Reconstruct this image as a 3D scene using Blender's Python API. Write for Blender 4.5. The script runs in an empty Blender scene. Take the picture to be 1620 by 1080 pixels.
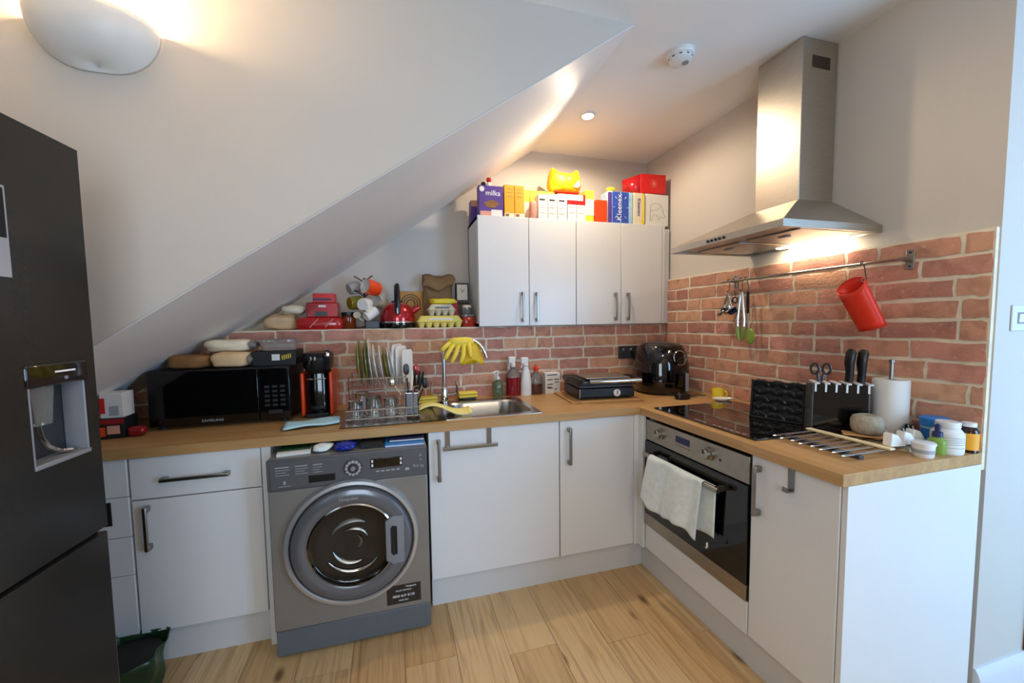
import bpy, bmesh, math, random
from mathutils import Vector, Matrix, noise as mnoise
random.seed(7)
SC = bpy.context.scene
COL = SC.collection
R = math.radians
# ------------------------------------------------------------------ camera
CAM = Vector((-1.8905, -2.4047, 1.3672))
YAW, PIT, ROL, FPX, PPX, PPY = .2662, .0647, -.0155, 620.55, 789.35, 550.78
cf = Vector((math.sin(YAW)*math.cos(PIT), math.cos(YAW)*math.cos(PIT), -math.sin(PIT)))
cr0 = Vector((math.cos(YAW), -math.sin(YAW), 0)); cu0 = cr0.cross(cf)
cr = cr0*math.cos(ROL)+cu0*math.sin(ROL); cu = -cr0*math.sin(ROL)+cu0*math.cos(ROL)
cd = bpy.data.cameras.new('camera'); cam = bpy.data.objects.new('camera', cd); COL.objects.link(cam)
cam.matrix_world = Matrix(((cr.x, cu.x, -cf.x, CAM.x), (cr.y, cu.y, -cf.y, CAM.y), (cr.z, cu.z, -cf.z, CAM.z), (0, 0, 0, 1)))
cd.sensor_width = 36; cd.lens = FPX/1620*36
cd.shift_x = (810-PPX)/1620; cd.shift_y = (PPY-540)/1620
cd.clip_start = .05
SC.camera = cam
cy = SC.cycles; cy.max_bounces = 9; cy.diffuse_bounces = 5; cy.glossy_bounces = 4; cy.transmission_bounces = 8; cy.transparent_max_bounces = 6; cy.caustics_refractive = False; cy.caustics_reflective = False
# ------------------------------------------------------------------ world, lights, exposure
SC.view_settings.view_transform = 'Standard'; SC.view_settings.look = 'None'
SC.view_settings.gamma = 1; SC.view_settings.use_curve_mapping = False
SC.view_settings.exposure = 1.27
wd = bpy.data.worlds.new('sky'); SC.world = wd; wd.use_nodes = True
wd.node_tree.nodes['Background'].inputs[0].default_value = (.55, .75, 1, 1)
wd.node_tree.nodes['Background'].inputs[1].default_value = 1.2
def light(name, kind, loc, energy, color, rot=None, **kw):
    l = bpy.data.lights.new(name, kind); l.energy = energy; l.color = color
    for k, v in kw.items(): setattr(l, k, v)
    o = bpy.data.objects.new(name, l); COL.objects.link(o); o.location = loc
    if rot: o.rotation_euler = rot
    return o
# daylight through the living-room window behind the camera, to the right
light('window_daylight', 'AREA', (.92, -3.46, 1.2), 33, (.32, .61, 1.0), (R(90), 0, 0), shape='RECTANGLE', size=1.3, size_y=1.5)
light('window_daylight', 'AREA', (-2.0, -3.46, 1.45), 9.5, (.72, .86, 1.0), (R(90), 0, 0), shape='RECTANGLE', size=1.0, size_y=1.1)

# ------------------------------------------------------------------ helpers
def at(px, py, x=None, y=None, z=None):
    """photo pixel -> the point of the room on a plane x=, y= or z="""
    d = cf+cr*((px-PPX)/FPX)-cu*((py-PPY)/FPX)
    if x is not None: t = (x-CAM.x)/d.x
    elif y is not None: t = (y-CAM.y)/d.y
    else: t = (z-CAM.z)/d.z
    return CAM+d*t
def hexc(h):
    h = h.lstrip('#'); o = []
    for i in (0, 2, 4):
        c = int(h[i:i+2], 16)/255
        o.append(c/12.92 if c <= .04045 else ((c+.055)/1.055)**2.4)
    return (*o, 1)
def mul(c, k): return (min(1, c[0]*k), min(1, c[1]*k), min(1, c[2]*k), 1)
class NT:
    def __init__(s, name):
        s.m = bpy.data.materials.new(name); s.m.use_nodes = True; s.t = s.m.node_tree
        s.b = s.t.nodes['Principled BSDF']
    def n(s, typ, **kw):
        q = s.t.nodes.new(typ)
        for k, v in kw.items(): setattr(q, k, v)
        return q
    def l(s, a, b): s.t.links.new(a, b)
    def coords(s, scale=(1, 1, 1), rnd=False, rot=(0, 0, 0)):
        tc = s.n('ShaderNodeTexCoord'); mp = s.n('ShaderNodeMapping')
        mp.inputs['Scale'].default_value = scale; mp.inputs['Rotation'].default_value = rot
        s.l(tc.outputs['Object'], mp.inputs['Vector'])
        if rnd:
            oi = s.n('ShaderNodeObjectInfo'); mu = s.n('ShaderNodeMath', operation='MULTIPLY'); mu.inputs[1].default_value = 137
            s.l(oi.outputs['Random'], mu.inputs[0]); s.l(mu.outputs[0], mp.inputs['Location'])
        return mp.outputs[0]
    def noise(s, vec, scale, detail=3, dist=0):
        q = s.n('ShaderNodeTexNoise'); q.inputs['Scale'].default_value = scale; q.inputs['Detail'].default_value = detail
        q.inputs['Distortion'].default_value = dist; s.l(vec, q.inputs['Vector']); return q
    def ramp(s, fac, stops):
        q = s.n('ShaderNodeValToRGB'); e = q.color_ramp.elements
        while len(e) < len(stops): e.new(.5)
        for a, (p, c) in zip(e, stops): a.position = p; a.color = c
        s.l(fac, q.inputs[0]); return q.outputs[0]
    def mix(s, fac, a, b, mode='MIX'):
        q = s.n('ShaderNodeMix', data_type='RGBA', blend_type=mode)
        for i, v in ((0, fac), (6, a), (7, b)):
            if hasattr(v, 'is_linked'): s.l(v, q.inputs[i])
            else: q.inputs[i].default_value = v
        return q.outputs[2]
    def bump(s, h, strength, dist=.002):
        q = s.n('ShaderNodeBump'); q.inputs['Strength'].default_value = strength; q.inputs['Distance'].default_value = dist
        s.l(h, q.inputs['Height']); s.l(q.outputs[0], s.b.inputs['Normal'])
def mat(name, hx, rough=.5, metal=0, var=.06, vs=14, bump=0, bs=120, coat=0, trans=0, ior=1.45, spec=.5, alpha=1, emis=0, aniso=None, sheen=0):
    t = NT(name); c = hexc(hx); b = t.b
    v = t.coords(aniso or (1, 1, 1), rnd=True)
    n = t.noise(v, vs)
    t.l(t.ramp(n.outputs[0], [(.25, mul(c, 1-var)), (.75, mul(c, 1+var))]), b.inputs['Base Color'])
    b.inputs['Roughness'].default_value = rough; b.inputs['Metallic'].default_value = metal
    b.inputs['Coat Weight'].default_value = coat; b.inputs['Transmission Weight'].default_value = trans
    b.inputs['IOR'].default_value = ior; b.inputs['Specular IOR Level'].default_value = spec
    b.inputs['Alpha'].default_value = alpha; b.inputs['Sheen Weight'].default_value = sheen
    if bump:
        t.bump(t.noise(v, bs, 4).outputs[0], bump)
    if emis:
        b.inputs['Emission Color'].default_value = c; b.inputs['Emission Strength'].default_value = emis
    return t.m
MT = {}
def mm(name, *a, **k):
    MT[name] = mat(name, *a, **k)
class MB:
    """collects shapes; build() links them as one mesh object"""
    def __init__(s): s.v = []; s.f = []; s.fm = []; s.mi = 0; s.M = Matrix()
    def add(s, vs, fs):
        o = len(s.v); s.v += [tuple(s.M @ Vector(p)) for p in vs]
        for f in fs: s.f.append([i+o for i in f]); s.fm.append(s.mi)
        return s
    def box(s, x0, x1, y0, y1, z0, z1):
        return s.add([(x0, y0, z0), (x1, y0, z0), (x1, y1, z0), (x0, y1, z0), (x0, y0, z1), (x1, y0, z1), (x1, y1, z1), (x0, y1, z1)],
                     [(0, 3, 2, 1), (4, 5, 6, 7), (0, 1, 5, 4), (1, 2, 6, 5), (2, 3, 7, 6), (3, 0, 4, 7)])
    def ring(s, c, a, b, r, n, rb=None, ph=0):
        rb = r if rb is None else rb
        return [c+a*(r*math.cos(2*math.pi*i/n+ph))+b*(rb*math.sin(2*math.pi*i/n+ph)) for i in range(n)]
    def loft(s, rings, caps=True, closed=True):
        n = len(rings[0]); vs = [p for r_ in rings for p in r_]; fs = []
        for k in range(len(rings)-1):
            for i in range(n if closed else n-1):
                j = (i+1) % n; fs.append((k*n+i, k*n+j, (k+1)*n+j, (k+1)*n+i))
        if caps:
            fs.append(tuple(range(n))[::-1]); fs.append(tuple((len(rings)-1)*n+i for i in range(n)))
        return s.add(vs, fs)
    def cyl(s, p0, p1, r0, r1=None, n=16, caps=True):
        p0 = Vector(p0); p1 = Vector(p1); r1 = r0 if r1 is None else r1
        d = (p1-p0).normalized(); a = d.orthogonal().normalized(); b = d.cross(a)
        return s.loft([s.ring(p0, a, b, r0, n), s.ring(p1, a, b, r1, n)], caps)
    def tube(s, pts, r, n=8, closed=False, flat=None):
        pts = [Vector(p) for p in pts]; m = len(pts); rings = []; a = None
        for i, p in enumerate(pts):
            d = (pts[(i+1) % m]-pts[i-1]) if closed else (pts[min(i+1, m-1)]-pts[max(i-1, 0)])
            d.normalize()
            a = d.orthogonal().normalized() if a is None else (a-d*a.dot(d)).normalized()
            rr = r[i] if isinstance(r, (list, tuple)) else r
            b = d.cross(a)
            rings.append(s.ring(p, a, b, rr, n, rr*flat if flat else None))
        if closed: rings.append(rings[0])
        return s.loft(rings, caps=not closed)
    def lathe(s, prof, n=24, c=(0, 0, 0), ax=(0, 0, 1), sx=1, sy=1, caps=False):
        c = Vector(c); d = Vector(ax).normalized()
        a = Vector((1, 0, 0)) if abs(d.x) < .9 else Vector((0, 1, 0))
        a = (a-d*a.dot(d)).normalized(); b = d.cross(a)
        return s.loft([s.ring(c+d*z, a, b, max(r_, 1e-5)*sx, n, max(r_, 1e-5)*sy) for r_, z in prof], caps=caps)
    def prism(s, poly, z0, z1):
        n = len(poly)
        return s.add([(x, y, z0) for x, y in poly]+[(x, y, z1) for x, y in poly],
                     [tuple(range(n))[::-1], tuple(range(n, 2*n))]+[(i, (i+1) % n, n+(i+1) % n, n+i) for i in range(n)])
    def grid(s, fn, nu, nv, cu_=False):
        vs = [fn(i/nu, j/nv) for j in range(nv+1) for i in range(nu+(0 if cu_ else 1))]
        w = nu if cu_ else nu+1; fs = []
        for j in range(nv):
            for i in range(nu):
                k = (i+1) % w; fs.append((j*w+i, j*w+k, (j+1)*w+k, (j+1)*w+i))
        return s.add(vs, fs)
    def mesh(s, name, m, smooth=35):
        me = bpy.data.meshes.new(name); me.from_pydata(s.v, [], s.f)
        for q in (m if isinstance(m, (list, tuple)) else [m]): me.materials.append(MT[q] if isinstance(q, str) else q)
        for p, i in zip(me.polygons, s.fm): p.material_index = i
        bm = bmesh.new(); bm.from_mesh(me); bmesh.ops.remove_doubles(bm, verts=bm.verts, dist=1e-6)
        bmesh.ops.recalc_face_normals(bm, faces=bm.faces); bm.to_mesh(me); bm.free()
        if smooth:
            me.shade_smooth(); me.set_sharp_from_angle(angle=R(smooth))
        return me
    def build(s, name, m, parent=None, loc=(0, 0, 0), rot=(0, 0, 0), bevel=0, seg=2, smooth=35, sub=0, solid=0):
        o = bpy.data.objects.new(name, s.mesh(name, m, smooth)); COL.objects.link(o)
        o.location = loc; o.rotation_euler = rot; o.parent = parent
        if solid:
            q = o.modifiers.new('solid', 'SOLIDIFY'); q.thickness = solid; q.offset = 0
        if sub:
            q = o.modifiers.new('sub', 'SUBSURF'); q.levels = q.render_levels = sub
        if bevel:
            q = o.modifiers.new('bevel', 'BEVEL'); q.width = bevel; q.segments = seg; q.limit_method = 'ANGLE'; q.angle_limit = R(40)
            q.harden_normals = False
        return o
def tag(o, label=None, cat=None, group=None, kind=None):
    if label: o['label'] = label
    if cat: o['category'] = cat
    if group: o['group'] = group
    if kind: o['kind'] = kind
    return o
def thing(name, label, cat, loc=(0, 0, 0), rz=0, group=None, rx=0, ry=0):
    o = bpy.data.objects.new(name, None); COL.objects.link(o); o.empty_display_size = .05
    o.location = loc; o.rotation_euler = (rx, ry, rz)
    return tag(o, label, cat, group)
def struct(name, mb, m, label=None, **k):
    o = mb.build(name, m, **k); tag(o, label, kind='structure'); return o
def copy_tree(o, parent=None):
    c = o.copy(); COL.objects.link(c); c.parent = parent
    for ch in o.children: copy_tree(ch, c)
    return c
def text(s_, size, m, parent, loc, rot, name='lettering', ext=.0004, align='CENTER', sx=1, spacing=1, label=None):
    cu_ = bpy.data.curves.new('t', 'FONT'); cu_.body = s_; cu_.size = size; cu_.extrude = ext; cu_.resolution_u = 2
    cu_.align_x = align; cu_.align_y = 'CENTER'; cu_.space_character = spacing
    t = bpy.data.objects.new('t', cu_); COL.objects.link(t)
    dg = bpy.context.evaluated_depsgraph_get(); me = bpy.data.meshes.new_from_object(t.evaluated_get(dg))
    bpy.data.objects.remove(t)
    me.materials.clear(); me.materials.append(MT[m])
    o = bpy.data.objects.new(name, me); COL.objects.link(o); o.parent = parent; o.location = loc; o.rotation_euler = rot; o.scale = (sx, 1, 1)
    if label: o['label'] = label
    return o
def superellipse(a, b, n=32, p=4):
    o = []
    for i in range(n):
        t = 2*math.pi*i/n; c, s_ = math.cos(t), math.sin(t)
        o.append((a*math.copysign(abs(c)**(2/p), c), b*math.copysign(abs(s_)**(2/p), s_)))
    return o
def blob(mb, c, s_, seed=0, amp=.12, nu=20, nv=12, p=2.6, fr=3):
    """a soft lumpy pillow shape"""
    c = Vector(c)
    def fn(u, v):
        th = 2*math.pi*u; ph = math.pi*(v-.5)
        def se(q, e): return math.copysign(abs(q)**e, q)
        d = Vector((se(math.cos(ph), 2/p)*se(math.cos(th), 2/p), se(math.cos(ph), 2/p)*se(math.sin(th), 2/p), se(math.sin(ph), 2/p)))
        k = 1+amp*mnoise.noise(d*fr*.5+Vector((seed*3.1, seed*1.7, seed)))
        return Vector((c.x+d.x*s_[0]*k, c.y+d.y*s_[1]*k, c.z+d.z*s_[2]*k))
    return mb.grid(fn, nu, nv, True)
# ------------------------------------------------------------------ materials
H = .909; WT = .038; LEDGE = 1.345; CEIL = 2.5545; YB = .2476; YST = -.958
mm('paint', '#c9c2b9', .75, var=.015, vs=4, bump=.08, bs=60)
mm('ceiling_paint', '#f0eeec', .8, var=.015, vs=3, bump=.06, bs=60)
mm('soffit_paint', '#f3f1ef', .6, var=.02, vs=3, bump=.35, bs=9)
mm('gloss_white', '#e4e4e4', .22, var=.01, vs=3, coat=.3)
mm('cab_white', '#e2e1df', .3, var=.01, vs=3)
mm('plinth_white', '#d8d8d8', .35, var=.02, vs=3)
mm('trim_white', '#d8dade', .35, var=.01)
mm('brushed', '#a8a49c', .32, 1, var=.08, vs=30, aniso=(1, 1, 14))
mm('brushed_x', '#b2ada5', .34, 1, var=.08, vs=30, aniso=(14, 1, 1))
mm('hood_steel', '#bdb7ab', .38, 1, var=.07, vs=22, aniso=(1, 1, 10), bump=.03, bs=18)
mm('oven_steel', '#a79f92', .36, 1, var=.05, vs=30)
mm('handle_steel', '#9a9690', .3, 1, var=.04)
mm('chrome', '#cfcfcf', .08, 1, var=.02)
mm('wire', '#d2d0cc', .25, 1, var=.03)
mm('black_gloss', '#08080a', .08, var=.1, coat=.5)
mm('black_plastic', '#101012', .35, var=.15)
mm('black_matte', '#161616', .6, var=.15)
mm('dark_grey', '#3a3a3e', .4, var=.08)
mm('grey', '#85858a', .45, var=.05)
mm('white_plastic', '#e4e2de', .4, var=.02)
mm('paper_white', '#e2dfd8', .8, var=.03)
mm('ceramic', '#e9e6df', .15, var=.02, coat=.4)
mm('glass', '#f4fbfa', .03, trans=1, ior=1.45, var=.01)
mm('mortar', '#e0d4bd', .95, var=.10, vs=30, bump=.8, bs=140)
mm('glow', '#ffe2b0', .5, emis=25, var=0)
mm('glow_white', '#fff0d6', .5, emis=5, var=0)
mm('fridge_grey', '#3b3834', .24, .55, var=.06, vs=60)
mm('washer_grey', '#8e8c88', .38, .45, var=.03)
mm('washer_panel', '#5d5d60', .42, .2, var=.04)
mm('washer_door', '#686a70', .25, .3, var=.03, coat=.4)
mm('washer_base', '#666c72', .45, .1, var=.04)
mm('washer_ring', '#c8cacc', .28, .7, var=.03)
mm('red_gloss', '#b3161c', .2, var=.06, coat=.5)
mm('kettle_red', '#a8101c', .18, .35, var=.05, coat=.6)
mm('red_plastic', '#e2341c', .38, var=.05)
mm('orange_red', '#e8481c', .3, var=.05)
mm('yellow', '#ecd035', .55, var=.08)
mm('pale_yellow', '#f0de86', .8, var=.05, bump=.3, bs=200)
mm('sponge', '#f3d556', .95, var=.08, bump=.8, bs=260)
mm('glove', '#f2d648', .55, var=.06)
mm('glove_deep', '#f0c010', .5, var=.06)
mm('green', '#7f9a3a', .3, var=.06, coat=.3)
mm('olive', '#8f8420', .35, var=.08, coat=.3)
mm('blue', '#2f7fd0', .4, var=.05)
mm('deep_blue', '#1f35a8', .3, var=.15, trans=.15)
mm('navy', '#242a52', .4, var=.1)
mm('brown_paper', '#8a6a45', .85, var=.12, vs=8, bump=.4, bs=20)
mm('cardboard', '#c9924e', .85, var=.05)
mm('bread', '#d8b58a', .8, var=.12, vs=18, bump=.4, bs=50)
mm('bread_dark', '#8d6238', .8, var=.2, vs=15, bump=.4, bs=50)
mm('cream', '#e6d9bd', .6, var=.04)
mm('egg_yellow', '#ecd877', .9, var=.06, bump=.5, bs=180)
mm('egg_grey', '#cfc3a8', .9, var=.06, bump=.5, bs=180)
mm('twine', '#a89b86', .95, var=.15, vs=60, bump=1, bs=160)
mm('wood', '#b98a52', .5, var=.12, vs=10, aniso=(1, 12, 12))
mm('dark_wood', '#4b2f20', .5, var=.2, vs=12)
mm('pale_wood', '#e6d6ab', .6, var=.06, vs=10, aniso=(1, 10, 10))
mm('purple', '#5a3f8c', .4, var=.1)
mm('pink', '#d89a86', .5, var=.1)
mm('towel', '#e6eeec', .95, var=.08, vs=40, bump=.5, bs=300, sheen=.2)
mm('cloth_blue', '#b5dde8', .9, var=.03, bump=.4, bs=250)
mm('green_bag', '#22432a', .3, var=.25, vs=9, bump=.5, bs=25)
mm('amber', '#a86a14', .12, trans=.5, var=.05)
mm('brown_glass', '#3a1a0c', .12, trans=.3, var=.1)
mm('jar_orange', '#8a3a1a', .12, trans=.25, var=.25, vs=25)
mm('tomato', '#b8301c', .15, trans=.2, var=.25, vs=30)
mm('green_liquid', '#9fc79a', .06, trans=.85, var=.02)
mm('red_liquid', '#cf2a3a', .06, trans=.7, var=.03)
mm('brown_liquid', '#7a4a3e', .06, trans=.6, var=.05)
mm('clear_plastic', '#e6e9e8', .1, trans=.85, var=.02)
mm('film', '#e8e0d8', .12, trans=.75, var=.03, ior=1.1)
mm('tin_red', '#9d1a20', .25, .25, var=.15, vs=12, coat=.3)
mm('text_black', '#1a1a1e', .6, var=0)
mm('text_white', '#f2f2f2', .6, var=0)
mm('text_grey', '#a5a5a8', .6, var=0)
mm('text_blue', '#2b3f9a', .6, var=0)
mm('orange_box', '#f0a628', .5, var=.05)
mm('yellow_box', '#f5d442', .5, var=.05)
mm('red_box', '#cf2222', .35, var=.06)
mm('kleenex_blue', '#3a55b8', .35, var=.15, vs=20)
mm('kleenex_light', '#a9cfe8', .35, var=.2, vs=25)
mm('grey_line', '#8a8278', .7, var=0)
mm('brown_door', '#6b4028', .5, var=.1, aniso=(8, 8, 1))
mm('steel_sink', '#b5b2ac', .26, 1, var=.05, vs=40)
mm('hob_glass', '#0d0808', .04, var=.1, coat=.6)
mm('porthole', '#1a1613', .07, var=.6, vs=12, spec=.6, bump=1.0, bs=14)
mm('oven_glass', '#070707', .06, var=.1, coat=.4)

def brick_material():
    t = NT('brick'); v = t.coords(rnd=True)
    oi = t.n('ShaderNodeObjectInfo')
    base = t.ramp(oi.outputs['Random'], [(0, hexc('#c48d74')), (.2, hexc('#d29f80')), (.4, hexc('#b9806e')), (.6, hexc('#cc9280')), (.8, hexc('#ae7666')), (1, hexc('#dcac88'))])
    n = t.noise(v, 16, 5, .6); n2 = t.noise(v, 70, 4)
    c = t.mix(t.ramp(n.outputs[0], [(.45, (0, 0, 0, 1)), (.75, (.55, .55, .55, 1))]), base, hexc('#80544a'))
    c = t.mix(t.ramp(n2.outputs[0], [(.58, (0, 0, 0, 1)), (.78, (.5, .5, .5, 1))]), c, hexc('#d8b89c'))
    t.l(c, t.b.inputs['Base Color']); t.b.inputs['Roughness'].default_value = .9
    t.bump(t.noise(v, 90, 6).outputs[0], .7, .003)
    MT['brick'] = t.m
brick_material()
def floor_material():
    t = NT('oak_laminate'); tc = t.n('ShaderNodeTexCoord'); oi = t.n('ShaderNodeObjectInfo')
    mu = t.n('ShaderNodeMath', operation='MULTIPLY'); mu.inputs[1].default_value = 91; t.l(oi.outputs['Random'], mu.inputs[0])
    add = t.n('ShaderNodeVectorMath', operation='ADD'); t.l(tc.outputs['Object'], add.inputs[0]); t.l(mu.outputs[0], add.inputs[1])
    mp = t.n('ShaderNodeMapping'); mp.inputs['Scale'].default_value = (17, .8, 17); t.l(add.outputs[0], mp.inputs[0])
    grain = t.noise(mp.outputs[0], 2.2, 6, 1.4)
    mp2 = t.n('ShaderNodeMapping'); mp2.inputs['Scale'].default_value = (60, 1.6, 60); t.l(add.outputs[0], mp2.inputs[0])
    fine = t.noise(mp2.outputs[0], 3, 3)
    base = t.ramp(oi.outputs['Random'], [(0, hexc('#c8a26e')), (.35, hexc('#d5b280')), (.7, hexc('#c09864')), (1, hexc('#dcbe8e'))])
    c = t.mix(t.ramp(grain.outputs[0], [(.46, (0, 0, 0, 1)), (.72, (.7, .7, .7, 1))]), base, hexc('#946a3c'))
    c = t.mix(t.ramp(fine.outputs[0], [(.4, (0, 0, 0, 1)), (.8, (.35, .35, .35, 1))]), c, hexc('#dcc09a'))
    vm = t.n('ShaderNodeMapping'); vm.inputs['Scale'].default_value = (5.5, 2.6, 1); t.l(add.outputs[0], vm.inputs[0])
    vo = t.n('ShaderNodeTexVoronoi'); vo.inputs['Scale'].default_value = 1.0; t.l(vm.outputs[0], vo.inputs['Vector'])
    c = t.mix(t.ramp(vo.outputs['Distance'], [(.045, (.85, .85, .85, 1)), (.13, (0, 0, 0, 1))]), c, hexc('#5a3416'))
    t.l(c, t.b.inputs['Base Color']); t.b.inputs['Roughness'].default_value = .42
    t.bump(fine.outputs[0], .15)
    MT['floor'] = t.m
floor_material()
def worktop_material(name, along):
    t = NT(name); sc = (1.2, 26, 26) if along == 'x' else (26, 1.2, 26)
    v = t.coords(sc); g = t.noise(v, 2.4, 6, .5); raw = t.coords()
    br = t.n('ShaderNodeTexBrick'); br.inputs['Scale'].default_value = 1; br.inputs['Brick Width'].default_value = .5; br.inputs['Row Height'].default_value = .042
    br.inputs['Mortar Size'].default_value = 0; br.inputs['Bias'].default_value = 0
    br.inputs['Color1'].default_value = hexc('#b98d58'); br.inputs['Color2'].default_value = hexc('#c69d68')
    rv = t.coords((1, 1, 1), rot=(0, 0, 0 if along == 'x' else R(90))); t.l(rv, br.inputs['Vector'])
    c = t.mix(t.ramp(g.outputs[0], [(.35, (0, 0, 0, 1)), (.75, (.55, .55, .55, 1))]), br.outputs[0], hexc('#9a7040'))
    t.l(c, t.b.inputs['Base Color']); t.b.inputs['Roughness'].default_value = .38
    t.bump(g.outputs[0], .08); MT[name] = t.m
worktop_material('oak_x', 'x'); worktop_material('oak_y', 'y')

# ------------------------------------------------------------------ the room
XL, XR, YF = -3.62, 2.3, -3.55
fl = struct('floor', MB().box(XL, XR, YF, YB, -.06, -.004), 'dark_wood', 'oak laminate floor of long knotty planks')
PW = .2085; variants = []
def plank_mesh(l):
    mb = MB().box(-PW/2+.0008, PW/2-.0008, 0, l, 0, .006)
    return mb.mesh('plank', 'floor', 0)
k0 = -0.838
col_i = 0; x = k0-PW*14+PW/2
pl_cache = {}
while x < XR+PW/2:
    y = YB-random.uniform(.3, 1.2)-1.2; ys = [YB]; yy = YB-.35-((col_i*.53) % 1.0)
    while yy > YF: ys.append(yy); yy -= 1.285
    ys.append(YF)
    for a, b in zip(ys[:-1], ys[1:]):
        L_ = round(a-b-.0016, 4)
        if L_ < .02: continue
        if L_ not in pl_cache: pl_cache[L_] = plank_mesh(L_)
        if XL-.05 < x < XR+.05:
            o = bpy.data.objects.new('plank', pl_cache[L_]); COL.objects.link(o); o.parent = fl; o.location = (x, b, -.006)
            q = None
    x += PW; col_i += 1
struct('ceiling', MB().box(XL, XR, YF, YB+.1, CEIL, CEIL+.1), 'ceiling_paint', 'flat white painted ceiling')
struct('wall_back', MB().box(XL, .14, YB, YB+.1, 0, CEIL), 'paint', 'pale painted back wall above the brick ledge')
struct('wall_right', MB().box(.02, .14, -1.49, YB, 0, CEIL), 'paint', 'pale painted wall behind the cooker hood')
struct('wall_left', MB().box(XL-.1, XL, YF, YB, 0, CEIL), 'paint', 'painted wall behind the fridge')
mb = MB().box(.02, .31, -1.592, -1.49, 0, CEIL).box(.31, 1.13, -1.592, -1.49, 2.03, CEIL).box(1.13, XR, -1.592, -1.49, 0, CEIL)
struct('wall_return', mb, 'paint', 'pale wall with the light switch beyond the brick end')
struct('wall_far_right', MB().box(XR, XR+.1, YF, -1.49, 0, CEIL), 'paint', 'painted side wall of the living room')
mb = MB().box(XL, -2.53, YF-.1, YF, 0, CEIL).box(-1.47, .22, YF-.1, YF, 0, CEIL).box(-2.53, -1.47, YF-.1, YF, 0, .87).box(-2.53, -1.47, YF-.1, YF, 2.03, CEIL).box(1.62, XR, YF-.1, YF, 0, CEIL).box(.22, 1.62, YF-.1, YF, 0, .45).box(.22, 1.62, YF-.1, YF, 2.25, CEIL)
struct('wall_front', mb, 'paint', 'painted wall around the living room window')
wn = MB()
for a, b, c, d in ((.22, .27, .45, 2.25), (1.57, 1.62, .45, 2.25), (.22, 1.62, .45, .5), (.22, 1.62, 2.2, 2.25), (.90, .94, .45, 2.25)): wn.box(a, b, YF-.07, YF-.02, c, d)
w1 = struct('window_1', wn, 'trim_white', 'white framed living room window')
MB().box(.27, .90, YF-.05, YF-.044, .5, 2.2).build('pane', 'glass', w1); MB().box(.94, 1.57, YF-.05, YF-.044, .5, 2.2).build('pane', 'glass', w1)
wn = MB()
for a, b, c, d in ((-2.53, -2.48, .87, 2.03), (-1.52, -1.47, .87, 2.03), (-2.53, -1.47, .87, .92), (-2.53, -1.47, 1.98, 2.03)): wn.box(a, b, YF-.07, YF-.02, c, d)
w2 = struct('window_2', wn, 'trim_white', 'smaller white framed window beside the fridge side of the room')
MB().box(-2.48, -1.52, YF-.05, YF-.044, .92, 1.98).build('pane', 'glass', w2)
# stair enclosure: a solid whose underside is the sloping soffit
SL = .674; XA = -.908
zl = CEIL-SL*(XA-XL)
def soffit_z(x): return CEIL-SL*(XA-x)
sv = [(XA, YST, CEIL), (XL, YST, CEIL), (XL, YST, zl), (XA, YB, CEIL), (XL, YB, CEIL), (XL, YB, zl)]
st = MB(); st.add(sv, [(0, 1, 2), (3, 5, 4)]); st.mi = 1; st.add(sv, [(0, 2, 5, 3)]); st.mi = 0; st.add(sv, [(1, 4, 5, 2)])
struct('wall_stair', st, ['paint', 'soffit_paint'], 'painted stair wall with sloping white underside', bevel=.006)
# brick
def brick_mesh(l, h, seed, dp=.016):
    rnd = random.Random(seed); nx, nz = 5, 3; j = lambda a: rnd.uniform(-a, a)
    mb = MB(); fr = []; bk = []
    for iz in range(nz):
        for ix in range(nx):
            X = l*ix/(nx-1); Z = h*iz/(nz-1)
            if ix in (0, nx-1): X += j(.0035)
            if iz in (0, nz-1): Z += j(.0035)
            e = ix in (0, nx-1) or iz in (0, nz-1)
            fr.append((X, -dp+(.002 if e else 0)+j(.0018), Z))
    idx = [i for i in range(nx)]+[nx*r_+nx-1 for r_ in range(1, nz)]+[nx*(nz-1)+i for i in range(nx-2, -1, -1)]+[nx*r_ for r_ in range(nz-2, 0, -1)]
    back = [(fr[i][0], 0, fr[i][2]) for i in idx]
    fs = [(r_*nx+c, r_*nx+c+1, (r_+1)*nx+c+1, (r_+1)*nx+c) for r_ in range(nz-1) for c in range(nx-1)]
    n = len(idx); o = len(fr)
    fs += [(idx[i], o+i, o+(i+1) % n, idx[(i+1) % n]) for i in range(n)]
    mb.add(fr+back, fs); return mb.mesh('brick', 'brick', 50)
CP = .0737; BH = .0605; BL = .222; JO = .0125
bcache = {}
def bmesh_for(l, v):
    k = (round(l, 3), v)
    if k not in bcache: bcache[k] = brick_mesh(l, BH, hash(k) % 9999)
    return bcache[k]
def brick_wall(parent, length, ztop, zbot, place, off):
    """rows of slips laid along s = 0..length; place(s) -> location, rz"""
    rows = int((ztop-zbot)/CP)+1; rnd = random.Random(off)
    for r_ in range(rows):
        z = ztop-(r_+1)*CP+.004; s = 0
        hh = 1.0
        if z < zbot-.002:
            hh = (z+BH-zbot)/BH; z = zbot
            if hh < .2: continue
        first = (BL*.5 if r_ % 2 else BL*.98)+rnd.uniform(-.02, .02)
        while s < length-.02:
            l = first if s == 0 else BL+rnd.choice((-.012, -.004, 0, .006, .01))
            if rnd.random() < .12 and s: l = .105
            if s+l > length-.03: l = length-s
            loc, rz = place(s)
            o = bpy.data.objects.new('brick', bmesh_for(l, rnd.randint(0, 4))); COL.objects.link(o); o.parent = parent
            o.location = (loc[0], loc[1], z); o.rotation_euler = (0, 0, rz); o.scale = (1, 1, hh)
            s += l+JO
wbr = struct('wall_brick_right', MB().box(.003, .02, -1.588, 0.02, H-.06, 1.652), 'mortar', 'panel of red brick slips with pale mortar behind the hob')
def right_place(s): return ((.014, -.006-s, 0), R(-90))
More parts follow.
